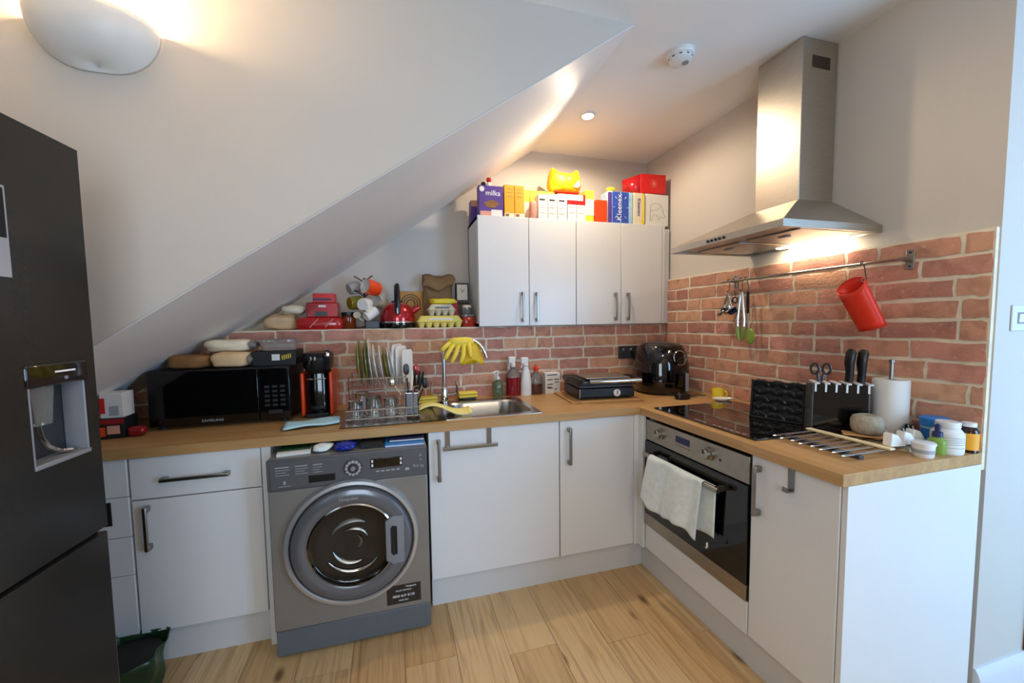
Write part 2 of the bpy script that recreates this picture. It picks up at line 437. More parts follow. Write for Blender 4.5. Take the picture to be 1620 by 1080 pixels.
brick_wall(wbr, 1.578, 1.651, H+.0, right_place, 5)
wbb = struct('wall_brick_back', MB().box(XL, .008, .003, .02, .60, LEDGE-.004), 'mortar', 'low wall of red brick slips behind the sink')
brick_wall(wbb, 3.2, LEDGE+.002, H+.0, lambda s: ((-3.2+s, .014, 0), 0), 11)
struct('trim_1', MB().box(XL, .02, .013, YB, LEDGE-.006, LEDGE), 'mortar', 'ledge capping the low brick wall', bevel=.002)
struct('wall_ledge_core', MB().box(XL, .02, .02, YB, 0, LEDGE-.006), 'mortar', 'boxed-in core of the low brick wall')
# skirting on the return wall, door beyond
sk = MB().prism([(0, 0), (.02, 0), (.02, .11), (.014, .13), (.006, .145), (0, .145)], 0, .29)
o = struct('baseboard_right', sk, 'trim_white', 'white moulded skirting board on the return wall')
o.matrix_world = Matrix(((0, 0, 1, .02), (-1, 0, 0, -1.592), (0, 1, 0, 0), (0, 0, 0, 1)))
dr = struct('door_1', MB().box(.34, 1.1, -1.56, -1.52, .005, 2.0), 'brown_door', 'brown wooden door beyond the switch', bevel=.004)
struct('trim_2', MB().box(.30, .345, -1.612, -1.49, 0, 2.04).box(1.095, 1.14, -1.612, -1.49, 0, 2.04).box(.30, 1.14, -1.612, -1.49, 2.0, 2.045), 'brown_door', 'brown door frame')
MB().lathe([(0, 0), (.025, 0), (.025, .02), (.012, .03), (.012, .05), (.026, .06), (.022, .08), (0, .084)], c=(.41, -1.56, 1.0), ax=(0, -1, 0)).build('knob', 'chrome', dr)
# ------------------------------------------------------------------ room lamps
def downlight(x, y, label, energy, group='ceiling downlights'):
    t = thing('downlight', label, 'light', (x, y, CEIL), group=group)
    MB().lathe([(.041, -.001), (.043, -.007), (.033, -.009), (.030, -.002), (.030, .0)], 28).build('rim', 'trim_white', t)
    MB().lathe([(0, -.004), (.029, -.004), (.029, -.001)], 24).build('lens', 'glow', t)
    light('downlight_beam', 'SPOT', (x, y, CEIL-.012), energy, (1, .80, .57), (0, 0, 0), spot_size=R(176), spot_blend=.35, shadow_soft_size=.03)
downlight(-.759, -.284, 'lit round downlight in the ceiling corner above the wall cupboards', 16)
downlight(-.9, -3.0, 'added unseen round downlight behind the camera for fill light', 14)  # added out of view to lift the ambient light
# ------------------------------------------------------------------ worktop
wt = thing('worktop', 'L-shaped oak worktop running under the brick walls', 'worktop', (0, 0, 0))
SX0, SX1, SY0, SY1 = -2.115, -1.175, -.555, -.125      # sink cut-out
DB, DR, LE = -.6156, -.632, -1.59
Z0 = H-WT
MB().box(-3.2, SX0, DB, .0, Z0, H).box(SX1, 0, DB, .0, Z0, H).box(SX0, SX1, DB, SY0, Z0, H).box(SX0, SX1, SY1, .0, Z0, H).build('worktop_panel', 'oak_x', wt, smooth=0)
MB().box(DR, 0, LE, DB, Z0, H).build('worktop_panel', 'oak_y', wt, bevel=.0015, smooth=0)
# ------------------------------------------------------------------ cabinets
def bar_handle(parent, c, L, axis='z', face='y', off=.032, w=.014, name='handle', m='handle_steel'):
    """flat bar handle; face 'y' stands out towards -y, face 'x' towards -x"""
    mb = MB(); h = L/2; t = .009
    def bx(a0, a1, w0, w1, o0, o1):
        # a: along axis, w: across, o: outwards
        if axis == 'z' and face == 'y': mb.box(w0, w1, -o1, -o0, a0, a1)
        elif axis == 'x': mb.box(a0, a1, -o1, -o0, w0, w1)
        else: mb.box(-o1, -o0, w0, w1, a0, a1)
    bx(-h, h, -w/2, w/2, off-t, off); bx(-h, -h+.022, -w/2-.002, w/2+.002, 0, off-t*.5); bx(h-.022, h, -w/2-.002, w/2+.002, 0, off-t*.5)
    return mb.build(name, m, parent, loc=c, bevel=.003, seg=2)
YD = -.60                              # door face of the back run
def carcass(mb, x0, x1, y0, y1, z0, z1, t=.018):
    mb.box(x0, x0+t, y0, y1, z0, z1).box(x1-t, x1, y0, y1, z0, z1).box(x0, x1, y0, y1, z0, z0+t).box(x0, x1, y1-t, y1, z0, z1)
    return mb
YC0, YC1 = -.582, .0
# drawer stack at the far left
t = thing('drawer_unit', 'narrow white drawer stack half hidden behind the fridge', 'cabinet', (-3.04, 0, 0))
carcass(MB(), -.155, .150, YC0, YC1, .15, Z0-.001).build('body', 'cab_white', t)
zs = [.866, .716, .557, .402, .158]
for i in range(4):
    d = MB().box(-.155, .148, YD, YC0, zs[i+1]+.003, zs[i]).build('drawer_front', 'gloss_white', t, bevel=.002)
    if i == 1: MB().box(.055, .092, YD-.004, YD, zs[i]-.105, zs[i]-.012).build('grip', 'black_matte', d, bevel=.004)
# drawer + door unit
t = thing('base_cabinet', 'white base cabinet with one drawer over a door, left of the washing machine', 'cabinet', (-2.66, 0, 0))
carcass(MB(), -.226, .226, YC0, YC1, .15, Z0-.001).build('body', 'cab_white', t)
d = MB().box(-.224, .226, YD, YC0, .702, .866).build('drawer_front', 'gloss_white', t, bevel=.002)
bar_handle(d, (-.0, YD, .777), .235, 'x')
d = MB().box(-.224, .226, YD, YC0, .158, .697).build('door', 'gloss_white', t, bevel=.002)
bar_handle(d, (-.172, YD, .590), .175)
tag(MB().box(-2.431, -2.396, YD+.004, 0, .0, Z0-.001).build('side_panel', 'cab_white', bevel=.001), 'narrow white end panel between base cabinet and washing machine', 'panel')
# sink unit and corner unit
t = thing('sink_cabinet', 'white sink cabinet with a wide single door beside the washing machine', 'cabinet', (-1.41, 0, 0))
carcass(MB(), -.333, .318, YC0, YC1, .15, .70).build('body', 'cab_white', t)
MB().box(-.333, -.315, YC0, YC1, .7, Z0-.001).build('side_rail', 'cab_white', t); MB().box(.300, .318, YC0, YC1, .7, Z0-.001).build('side_rail', 'cab_white', t)
d = MB().box(-.333, .319, YD, YC0, .158, .866).build('door', 'gloss_white', t, bevel=.002)
bar_handle(d, (-.288, YD, .735), .195)
t = thing('corner_cabinet', 'white corner cabinet with a narrower door next to the oven', 'cabinet', (-.87, 0, 0))
carcass(MB(), -.217, .215, YC0, YC1, .15, Z0-.001).build('body', 'cab_white', t)
d = MB().box(-.215, .212, YD, YC0, .158, .866).build('door', 'gloss_white', t, bevel=.002)
bar_handle(d, (-.168, YD, .738), .19)
tag(MB().box(-.656, -.612, YD, YD+.018, .152, Z0-.001).box(-.63, -.612, -.642, YD, .152, Z0-.001).build('corner_post', 'cab_white', bevel=.001), 'white corner post where the two cabinet runs meet beside the oven', 'panel')
# right run: oven housing, end unit, end panel
XD = -.612
t = thing('oven_housing', 'white oven housing with a plain panel below the oven', 'cabinet', (0, -.955, 0))
MB().box(XD+.02, -.01, -.313, -.297, .15, Z0-.001).box(XD+.02, -.01, .297, .311, .15, Z0-.001).box(XD+.02, -.01, -.313, .311, .15, .166).box(-.028, -.01, -.313, .311, .15, Z0-.001).build('body', 'cab_white', t)
MB().box(XD, XD+.018, -.313, .311, .154, .286).build('filler_panel', 'gloss_white', t, bevel=.0015)
t = thing('end_cabinet', 'white narrow end cabinet right of the oven', 'cabinet', (0, -1.421, 0))
mb = MB().box(XD+.02, -.01, -.152, -.136, .15, Z0-.001).box(XD+.02, -.01, .134, .150, .15, Z0-.001).box(XD+.02, -.01, -.152, .15, .15, .166).box(-.028, -.01, -.152, .15, .15, Z0-.001)
mb.build('body', 'cab_white', t)
d = MB().box(XD, XD+.018, -.150, .148, .158, .866).build('door', 'gloss_white', t, bevel=.002)
bar_handle(d, (XD, .115, .742), .185, 'z', 'x')
tag(MB().box(XD+.002, -.001, -1.590, -1.574, 0, Z0-.001).build('gable', 'gloss_white', bevel=.001), 'glossy white end panel at the right end of the worktop', 'panel')
# plinths
tag(MB().box(-3.19, -2.433, -.5556, -.538, 0, .15).build('plinth', 'plinth_white'), 'white plinth below the left base cabinet', 'plinth')
tag(MB().box(-1.74, -.573, -.5556, -.538, 0, .15).build('plinth', 'plinth_white'), 'white plinth below the sink cabinet', 'plinth')
tag(MB().box(-.572, -.555, -1.573, -.5376, 0, .15).build('plinth', 'plinth_white'), 'white plinth below the oven', 'plinth')
# wall cupboards
def wall_unit(x0, xm, x1, label):
    t = thing('wall_cupboard', label, 'cabinet', (0, 0, LEDGE+.002), group=None)
    mb = carcass(MB(), x0, x1, -.03, YB-.001, 0, .668); mb.box(x0, x1, -.03, YB-.001, .65, .668); mb.build('body', 'cab_white', t)
    for a, b, s_ in ((x0, xm, 1), (xm, x1, -1)):
        d = MB().box(a+.002, b-.002, -.05, -.032, 0, .672).build('door', 'cab_white', t, bevel=.002)
        bar_handle(d, ((xm-.048) if s_ == 1 else (xm+.046), -.05, .118), .185, w=.012, off=.03)
    return t
wall_unit(-1.372, -1.044, -.719, 'white two-door wall cupboard over the sink, the left one')
wall_unit(-.718, -.386, -.066, 'white two-door wall cupboard in the corner, the right one')
tag(MB().box(-.065, -.045, -.047, YB-.001, LEDGE+.002, 2.017).box(-.045, .006, -.03, -.014, LEDGE+.002, 2.0).build('filler_panel', 'cab_white', bevel=.001), 'narrow white filler between wall cupboard and brick wall', 'panel')
# ------------------------------------------------------------------ fridge
t = thing('fridge_freezer', 'tall dark grey fridge freezer with a water dispenser', 'fridge', (-2.588, -1.232, 0), R(-4.5))
MB().box(-.70, -.062, -.91, -.005, .02, 1.77).build('body', 'fridge_grey', t, bevel=.006)
FG0, FG1 = .868, .880
mb = MB()
# upper door with a real opening for the dispenser recess (door face at x=0; y runs towards the camera)
DZ0, DZ1, DY0, DY1 = 1.078, 1.292, -.168, -.030
mb.box(-.055, 0, -.91, DY0, FG1, 1.785).box(-.055, 0, DY1, 0, FG1, 1.785).box(-.055, 0, DY0, DY1, FG1, DZ0).box(-.055, 0, DY0, DY1, DZ1, 1.785)
du = mb.build('door', 'fridge_grey', t)
MB().box(-.055, 0, -.91, 0, .035, FG0).build('freezer_drawer', 'fridge_grey', t, bevel=.004)
MB().box(-.058, -.02, -.908, -.004, FG0, FG1).build('seal', 'black_matte', t)
dp = MB().box(-.052, -.046, DY0+.001, DY1-.001, DZ0, DZ1).build('dispenser', 'dark_grey', t)
mb = MB().box(-.046, .0, DY0+.001, DY0+.006, DZ0, DZ1-.043).box(-.046, .0, DY1-.006, DY1-.001, DZ0, DZ1-.043).box(-.046, .003, DY0+.001, DY1-.001, DZ0, DZ0+.010); mb.build('recess_trim', 'grey', dp, bevel=.002)
p = MB().box(-.045, .004, DY0-.004, DY1+.004, DZ1-.043, DZ1+.004).build('control_panel', 'black_gloss', dp, bevel=.004)
MB().box(.004, .0048, -.11, -.06, DZ1-.017, DZ1-.013).build('display_line', 'text_white', p)
MB().cyl((.004, -.085, DZ1-.030), (.006, -.085, DZ1-.030), .004).build('button', 'grey', p)
MB().prism([(-.150, 1.246), (-.095, 1.246), (-.105, 1.165), (-.142, 1.165)], -.040, -.012).build('water_paddle', 'clear_plastic', dp)
bpy.data.objects['water_paddle'].matrix_local = Matrix(((0, 0, 1, 0), (1, 0, 0, 0), (0, 1, 0, 0), (0, 0, 0, 1)))
MB().tube([(-.03, -.118, 1.17), (-.03, -.112, 1.135), (-.028, -.10, 1.112), (-.022, -.08, 1.096), (-.015, -.06, 1.092)], .005).build('chute', 'chrome', dp)
MB().cyl((-.62, -.06, 1.77), (-.62, -.06, 1.79), .03).build('hinge_cap', 'black_plastic', t)
n = thing('fridge_note', 'pale printed sheet with a dark picture stuck on the fridge door', 'paper', (-2.588, -1.232, 0), R(-4.5))
MB().box(.0008, .0016, -.36, -.178, 1.47, 1.645).build('sheet', 'text_grey', n)
MB().box(.0017, .0022, -.36, -.182, 1.545, 1.64).build('picture', 'black_matte', n)
# ------------------------------------------------------------------ washing machine
WX, WY, WZ = -2.072, -.70, .838
t = thing('washing_machine', 'grey front-loading washing machine under the worktop', 'washing machine', (WX, WY, 0))
mb = MB()
ho = [(.255*math.cos(2*math.pi*i/48), .255*math.sin(2*math.pi*i/48)+.464) for i in range(48)]
MB().box(-.3125, .3125, .012, .57, .016, WZ).build('body', 'washer_grey', t, bevel=.006)
MB().box(-.3125, .3125, 0, .014, .125, .712).build('front_panel', 'washer_grey', t, bevel=.004)
MB().box(-.310, .310, .004, .02, .016, .122).build('kick_panel', 'washer_base', t, bevel=.003)
cp = MB().prism([(-.3125, .712), (.3125, .712), (.3125, WZ), (-.3125, WZ)], 0, .02)
cp = cp.build('control_panel', 'washer_panel', t, bevel=.004); cp.matrix_local = Matrix(((1, 0, 0, 0), (0, 0, 1, -.006), (0, 1, 0, 0), (0, 0, 0, 1)))
def wpart(mb, name, m, parent=None, **k): return mb.build(name, m, parent or t, **k)
dd = MB().box(-.300, -.045, -.010, -.005, .722, .826).build('detergent_drawer', 'washer_panel', t, bevel=.002)
MB().box(-.16, -.06, -.012, -.009, .735, .765).build('finger_grip', 'black_plastic', dd, bevel=.002)
for i, (a, w) in enumerate(((-.255, .05), (-.185, .045), (-.125, .035))):
    MB().box(a-w/2, a+w/2, -.0112, -.0102, .806, .810).build('caption', 'text_grey', dd)
    for j in range(3): MB().box(a-w/2, a+w/2-.01*(j == 1), -.0112, -.0102, .796-j*.010, .798-j*.010).build('printed_line', 'text_grey', dd)
MB().box(-.27, -.225, -.0112, -.0102, .73, .732).box(-.252, -.244, -.0112, -.0102, .738, .752).build('printed_mark', 'text_grey', dd)
kx, kz = .010, .778
kn = MB().lathe([(0, 0), (.036, 0), (.036, .006), (.018, .009), (.018, .016), (0, .017)], 28, (kx, -.006, kz), (0, -1, 0)).build('dial', 'dark_grey', t)
for i in range(12):
    a = 2*math.pi*i/12
    MB().box(-.006, .006, -.008, 0, .021, .032).build('programme_key', 'text_grey', kn, loc=(kx, -.0115, kz), rot=(0, a, 0), bevel=.0015)
MB().lathe([(0, 0), (.010, 0), (.009, .005), (0, .006)], 16, (kx, -.0225, kz), (0, -1, 0)).build('power_key', 'grey', kn)
ds = MB().box(.078, .208, -.0085, -.005, .765, .806).build('display', 'black_gloss', t, bevel=.003)
for a in (.082, .198):
    for z in (.772, .790): MB().box(a, a+.007, -.0105, -.008, z, z+.012).build('button', 'text_white', ds, bevel=.001)
for i in range(5): MB().box(.098+i*.021, .113+i*.021, -.0085, -.0055, .748, .754).build('button', 'text_grey', ds, bevel=.001)
MB().box(.218, .236, -.0085, -.0055, .742, .754).build('start_button', 'text_grey', ds, bevel=.002)
text('8-6 kg', .018, 'text_grey', ds, (.275, -.0066, .757), (R(90), 0, 0))
text('A', .018, 'text_grey', ds, (.284, -.0066, .802), (R(90), 0, 0))
text('A', .014, 'text_grey', ds, (.284, -.0066, .784), (R(90), 0, 0))
DC = (0, 0, .462)
MB().lathe([(.245, .0), (.266, .0), (.268, .012), (.262, .024), (.250, .026), (.243, .018)], 64, DC, (0, -1, 0)).build('bezel', 'washer_ring', t)
dr_ = MB().lathe([(.241, .004), (.240, .022), (.233, .034), (.215, .042), (.188, .042), (.176, .036), (.172, .026), (.170, .006)], 64, DC, (0, -1, 0)).build('door', 'washer_door', t)
MB().lathe([(.245, .0), (.245, .020), (.239, .022), (.239, .0)], 64, DC, (0, -1, 0)).build('door_gap', 'black_matte', t)
gl = MB().lathe([(.171*math.sin(R(9*i)), .026-.022*math.cos(R(9*i))) for i in range(11)], 64, DC, (0, -1, 0)).build('porthole_glass', 'porthole', dr_)
MB().lathe([(.171, .024), (.176, .037), (.170, .040), (.165, .026)], 64, DC, (0, -1, 0)).build('glass_rim', 'chrome', dr_)
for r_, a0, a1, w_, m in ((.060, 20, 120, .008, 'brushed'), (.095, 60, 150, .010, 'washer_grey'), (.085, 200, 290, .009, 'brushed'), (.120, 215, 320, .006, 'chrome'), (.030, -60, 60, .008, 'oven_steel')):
    MB().tube([(r_*math.cos(R(a0+(a1-a0)*i/10)), -.004-.020*(r_/.171)**2-.003, .462+r_*math.sin(R(a0+(a1-a0)*i/10))) for i in range(11)], [w_*(.25+.75*math.sin(math.pi*i/10)) for i in range(11)], 8, flat=.3).build('drum_reflection', m, dr_)  # metal arcs on the opaque glass imitate the drum and its reflections
hp = [(.130, .085), (.160, .105), (.205, .100), (.205, -.100), (.160, -.105), (.130, -.085)]
hi = [(.150, .055), (.158, .066), (.176, .060), (.176, -.060), (.158, -.066), (.150, -.055)]
mb = MB(); n6 = 6
vs = [(x_, -.048, z_+.462) for x_, z_ in hp]+[(x_, -.053, z_+.462) for x_, z_ in hi]+[(x_, -.030, z_+.462) for x_, z_ in hp]+[(x_, -.032, z_+.462) for x_, z_ in hi]
mb.add(vs, [(i, (i+1) % 6, 6+(i+1) % 6, 6+i) for i in range(6)]+[(i, 12+i, 12+(i+1) % 6, (i+1) % 6) for i in range(6)]+[(6+i, 6+(i+1) % 6, 18+(i+1) % 6, 18+i) for i in range(6)])
hh = mb.build('door_handle', 'grey', dr_, bevel=.003)
MB().prism([(x_, z_+.462) for x_, z_ in hi], -.0, .01).build('handle_recess', 'black_matte', dr_).matrix_local = Matrix(((1, 0, 0, 0), (0, 0, 1, -.0425), (0, 1, 0, 0), (0, 0, 0, 1)))
text('Hotpoint', .020, 'text_grey', dr_, (-.01, -.0425, .662), (R(90), 0, 0))
lb = MB().box(.125, .270, -.0012, -.0004, .148, .232).build('sticker', 'black_gloss', t)
text('Hotpoint', .012, 'text_white', lb, (.228, -.0018, .222), (R(90), 0, 0), ext=.0002)
for s_, sz, z in (('WASHER DRYER', .009, .207), ('8218 678 0080', .0155, .183), ('1400 SPIN', .010, .163)):
    text(s_, sz, 'text_white', lb, (.196, -.0018, z), (R(90), R(180), 0), ext=.0002)
for sx_ in (-.25, .25):
    for sy_ in (.08, .5): MB().cyl((sx_, sy_, 0), (sx_, sy_, .018), .022).build('foot', 'black_plastic', t)
# ------------------------------------------------------------------ oven
t = thing('built_in_oven', 'stainless steel built-in oven with black glass door', 'oven', (0, -.955, 0))
ox = XD-.004
MB().box(ox+.022, -.06, -.29, .29, .30, .842).build('body', 'dark_grey', t)
pn = MB().box(ox, ox+.022, -.311, .309, .746, .852).build('control_panel', 'oven_steel', t, bevel=.002)
dr_ = MB().box(ox-.004, ox+.018, -.311, .309, .352, .741).build('door_glass', 'oven_glass', t, bevel=.002)
MB().box(ox-.004, ox+.018, -.311, .309, .289, .351).build('door_trim', 'oven_steel', t, bevel=.002)
for y_ in (.195, -.115):
    k = MB().lathe([(0, 0), (.028, 0), (.028, .008), (.022, .011), (.022, .026), (.018, .030), (0, .030)], 24, (ox, y_, .803), (-1, 0, 0)).build('knob', 'brushed', pn)
    MB().box(ox-.033, ox-.029, y_-.003, y_+.003, .806, .824).build('pointer', 'dark_grey', k)
dsp = MB().box(ox-.001, ox+.003, -.005, .085, .796, .826).build('clock_display', 'navy', pn)
for i in range(6): MB().cyl((ox, .080-i*.016, .782), (ox-.004, .080-i*.016, .782), .004, n=10).build('button', 'brushed', pn)
MB().cyl((ox, -.175, .795), (ox-.002, -.175, .795), .005, n=12).build('indicator', 'black_plastic', pn)
hd = MB().tube([(ox-.045, .26, .688), (ox-.045, -.215, .688)], .011, 12)
hd.box(ox-.05, ox-.004, .235, .25, .678, .698).box(ox-.05, ox-.004, -.205, -.190, .678, .698)
hd.build('handle', 'brushed', dr_)
# ------------------------------------------------------------------ hood
t = thing('cooker_hood', 'stainless steel chimney cooker hood on the right wall', 'cooker hood', (0, -.97, 1.70))
def ring4(x0, y0, y1, z): return [Vector((x0, y0, z)), Vector((.018, y0, z)), Vector((.018, y1, z)), Vector((x0, y1, z))]
mb = MB().loft([ring4(-.495, -.30, .30, .006), ring4(-.495, -.30, .30, .034), ring4(-.19, -.115, .110, .176)], caps=False)
mb.loft([[p_ for p_ in ring4(-.495, -.30, .30, .006)], [p_ for p_ in ring4(-.475, -.285, .285, .006)]], caps=False)
cn = mb.build('canopy', 'hood_steel', t, smooth=0)
ch = MB().box(-.178, .018, -.108, .104, .17, CEIL-1.70-.001).build('chimney', 'hood_steel', t, bevel=.002)
gr = MB().box(-.125, -.025, -.1092, -.1082, .735, .785).build('vent_grille', 'dark_wood', ch)
for i in range(5): MB().box(-.12, -.03, -.111, -.109, .742+i*.009, .745+i*.009).build('slat', 'dark_grey', ch)
un = MB().box(-.475, .014, -.285, .285, .016, .022).build('underside_panel', 'brushed', t)
for y_ in (-.14, .14):
    f_ = MB().box(-.36, -.06, y_-.125, y_+.125, .010, .016).build('grease_filter', 'brushed_x', t, bevel=.002)
    MB().box(-.30, -.28, y_-.02, y_+.02, .006, .010).build('latch', 'grey', f_)
lm = MB().box(-.045, -.012, -.20, .10, .008, .014).build('lamp_lens', 'glow_white', t)
for i in range(5): MB().cyl((-.495, .055-i*.022, .020), (-.499, .055-i*.022, .020), .006, n=12).build('button', 'black_plastic', t)
light('hood_lamp', 'AREA', (-.035, -1.02, 1.705), .45, (1, .82, .58), (0, R(-12), 0), shape='RECTANGLE', size=.03, size_y=.3)
# ------------------------------------------------------------------ wall uplighter, alarm, switch, sockets
p = at(132, 46, y=YST-.06)
t = thing('wall_uplighter', 'white plaster bowl uplighter glowing on the stair wall', 'lamp', (p.x, YST, p.z))
def bowl(u, v):
    th = math.pi*u; ph = v*math.pi/2
    return Vector((.152*math.cos(th)*math.cos(ph)**.8, -.002-.105*math.sin(th)*math.cos(ph)**.8, .045-.125*math.sin(ph)+.018*math.sin(th)))
MB().grid(bowl, 32, 14).build('bowl', 'ceramic_matte' if 'ceramic_matte' in MT else 'white_plastic', t, solid=.008, smooth=60)
MB().box(-.05, .05, -.02, -.001, -.03, .03).build('back_plate', 'white_plastic', t)
MB().lathe([(0, 0), (.02, .003), (.024, .02), (.02, .04), (0, .05)], 16, (0, -.05, .0)).build('bulb', 'glow', t)
MB().cyl((0, -.05, -.03), (0, -.05, .001), .012).build('bulb_holder', 'white_plastic', t)
light('uplighter_bulb', 'POINT', (p.x, YST-.055, p.z+.075), 8, (1, .70, .38), shadow_soft_size=.03)
p = at(1076, 84, z=CEIL)
t = thing('smoke_alarm', 'round white smoke alarm on the ceiling', 'smoke alarm', (p.x, p.y, CEIL))
MB().lathe([(.058, 0), (.060, -.012), (.056, -.020), (.050, -.022)], 32).build('base', 'white_plastic', t)
MB().lathe([(.050, -.018), (.049, -.034), (.040, -.042), (.020, -.045), (0, -.045)], 32).build('cover', 'white_plastic', t)
MB().lathe([(0, -.048), (.014, -.048), (.014, -.043)], 16, (.018, -.012, 0)).build('test_button', 'grey', t)
for i in range(10):
    a = 2*math.pi*i/10; MB().box(-.006, .006, .0485, .0505, -.030, -.026).build('vent_slot', 'dark_grey', t, rot=(0, 0, a))
p = at(1607, 503, y=-1.592)
t = thing('light_switch', 'steel light switch with one white rocker on the return wall', 'switch', (p.x+.012, -1.592, p.z))
MB().box(-.043, .043, -.006, 0, -.043, .043).build('face_plate', 'trim_white', t, bevel=.003)
MB().box(-.012, .012, -.010, -.005, -.014, .014).build('rocker', 'white_plastic', t, bevel=.002, rot=(R(4), 0, 0))
MB().box(-.017, .017, -.007, -.0055, -.019, .019).build('insert', 'grey', t)
# ------------------------------------------------------------------ sink, tap
t = thing('kitchen_sink', 'stainless steel inset sink with drainer beneath the dish rack', 'sink', (0, 0, H))
n = 48
def rings(c, a, b, z, p): return [Vector((c[0]+q[0], c[1]+q[1], z)) for q in superellipse(a, b, n, p)]
oc = (-1.4115, -.342)
mb = MB().loft([rings(oc, .2485, .229, .0005, 60), rings(oc, .2475, .228, .004, 60), rings((-1.400, -.358), .206, .172, .003, 7), rings((-1.400, -.358), .199, .165, -.006, 6), rings((-1.400, -.358), .190, .156, -.150, 6), rings((-1.400, -.358), .175, .140, -.162, 5), rings((-1.400, -.358), .03, .03, -.168, 2)], caps=False)
mb.build('bowl', 'steel_sink', t)
def dr_fn(u, v):
    X = -2.128+u*.469; Y = -.571+v*.458; e = min(u, 1-u, v, 1-v)
    return (X, Y, .004+(-.0035+.0025*math.sin(u*60) if e > .07 else 0))
MB().grid(dr_fn, 90, 16).build('drainer', 'steel_sink', t)
MB().lathe([(0, -.166), (.028, -.166), (.030, -.163), (.034, -.162)], 24, (-1.4, -.358, 0)).build('drain', 'chrome', t)
TX, TY = -1.606, -.140
t = thing('mixer_tap', 'chrome swan-neck mixer tap with two levers behind the sink', 'tap', (TX, TY, H+.004))
MB().lathe([(.030, 0), (.030, .008), (.022, .016), (.021, .070), (.016, .085), (.012, .092)], 24, caps=True).build('body', 'chrome', t)
arc = [(0, 0, .09), (0, 0, .18), (0, 0, .255)]
for i in range(1, 13):
    a = math.pi*i/12*.93; arc.append((.118-.118*math.cos(a), -.03*(1-math.cos(a)), .255+.115*math.sin(a)))
arc.append((arc[-1][0]+.006, arc[-1][1], arc[-1][2]-.025))
MB().tube(arc, .0115, 12).build('spout', 'chrome', t)
for s_ in (-1, 1):
    l = MB().tube([(0, 0, .045), (s_*.05, 0, .045), (s_*.072, 0, .050)], .010, 10).build('arm', 'chrome', t)
    MB().tube([(s_*.072, 0, .045), (s_*.076, -.004, .075), (s_*.070, -.008, .118)], [.011, .007, .006], 10).build('lever', 'chrome', l)
# rubber gloves draped over the spout
gx = TX
def finger(mb, p0, p1, p2, r): mb.tube([p0, ((p0[0]+p1[0])/2, (p0[1]+p1[1])/2, (p0[2]+p1[2])/2+.006), p1, ((p1[0]+p2[0])/2, (p1[1]+p2[1])/2, (p1[2]+p2[2])/2), p2, (p2[0]*1.0, p2[1], p2[2]-r*.7)], [r*.9, r*1.05, r, r*.95, r*.85, r*.3], 10)
t = thing('rubber_glove', 'pale yellow rubber glove with its fingers hanging over the tap spout', 'glove', (TX, TY, H))
mb = MB(); blob(mb, (.095, -.045, .352), (.075, .035, .028), 3, .15); mb.build('palm', 'glove', t, smooth=60)
for i, (p0, p1, p2) in enumerate((((.05, -.05, .35), (.01, -.065, .335), (-.015, -.07, .312)), ((.06, -.06, .345), (.02, -.08, .30), (.0, -.085, .265)), ((.085, -.062, .345), (.06, -.085, .29), (.035, -.088, .245)), ((.11, -.062, .345), (.10, -.088, .28), (.085, -.09, .24)), ((.135, -.06, .35), (.14, -.08, .30), (.145, -.085, .27)))):
    mb = MB(); finger(mb, p0, p1, p2, .0135); mb.build('finger', 'glove', t, smooth=60)
t = thing('rubber_glove', 'bright yellow rubber glove cuff hanging beneath the tap spout', 'glove', (TX, TY, H))
def cuff(u, v):
    a = 2*math.pi*u; w = .045+.022*v
    return (.150+w*math.cos(a)*1.0+.012*v, -.035+.018*math.sin(a), .345-.115*v+.012*math.sin(3*a)*v)
MB().grid(cuff, 24, 8, True).build('cuff', 'glove_deep', t, solid=.003, smooth=60)
mb = MB(); blob(mb, (.135, -.03, .356), (.05, .026, .02), 5); mb.build('palm', 'glove_deep', t, smooth=60)
def sponge(x, y, z, rz, label, w=.115):
    t = thing('dish_sponge', label, 'sponge', (x, y, z), rz, 'yellow sponges by the tap')
    MB().lathe([(.0, .0), (w*.42, .0), (w*.5, .006), (w*.52, .014), (w*.48, .012), (w*.4, .008), (0, .008)], 28, sy=.62).build('tray', 'dark_grey', t)
    MB().box(-w/2, w/2, -.033, .033, .012, .029).build('pad', 'sponge', t, bevel=.006)
    MB().box(-w/2, w/2, -.033, .033, .030, .046).build('foam', 'sponge', t, bevel=.006)
sponge(-1.716, -.185, H+.005, R(5), 'yellow double sponge in a grey tray left of the tap', .125)
sponge(-1.462, -.085, H+.001, R(2), 'yellow double sponge in a grey tray right of the tap', .115)
def cloth_fn(u, v): return (-.115+.26*u-.02*v, -.06+.13*v+.02*u, .012+.028*math.sin(u*5.2+.4)*(1-v*.5)+.012*math.sin(v*4))
o = MB().grid(cloth_fn, 20, 10).build('dish_cloth', 'pale_yellow', loc=(-1.655, -.455, H+.022), rot=(0, 0, R(-4)), solid=.004, smooth=60)
tag(o, 'pale yellow cloth draped over the front sink rim', 'cloth')
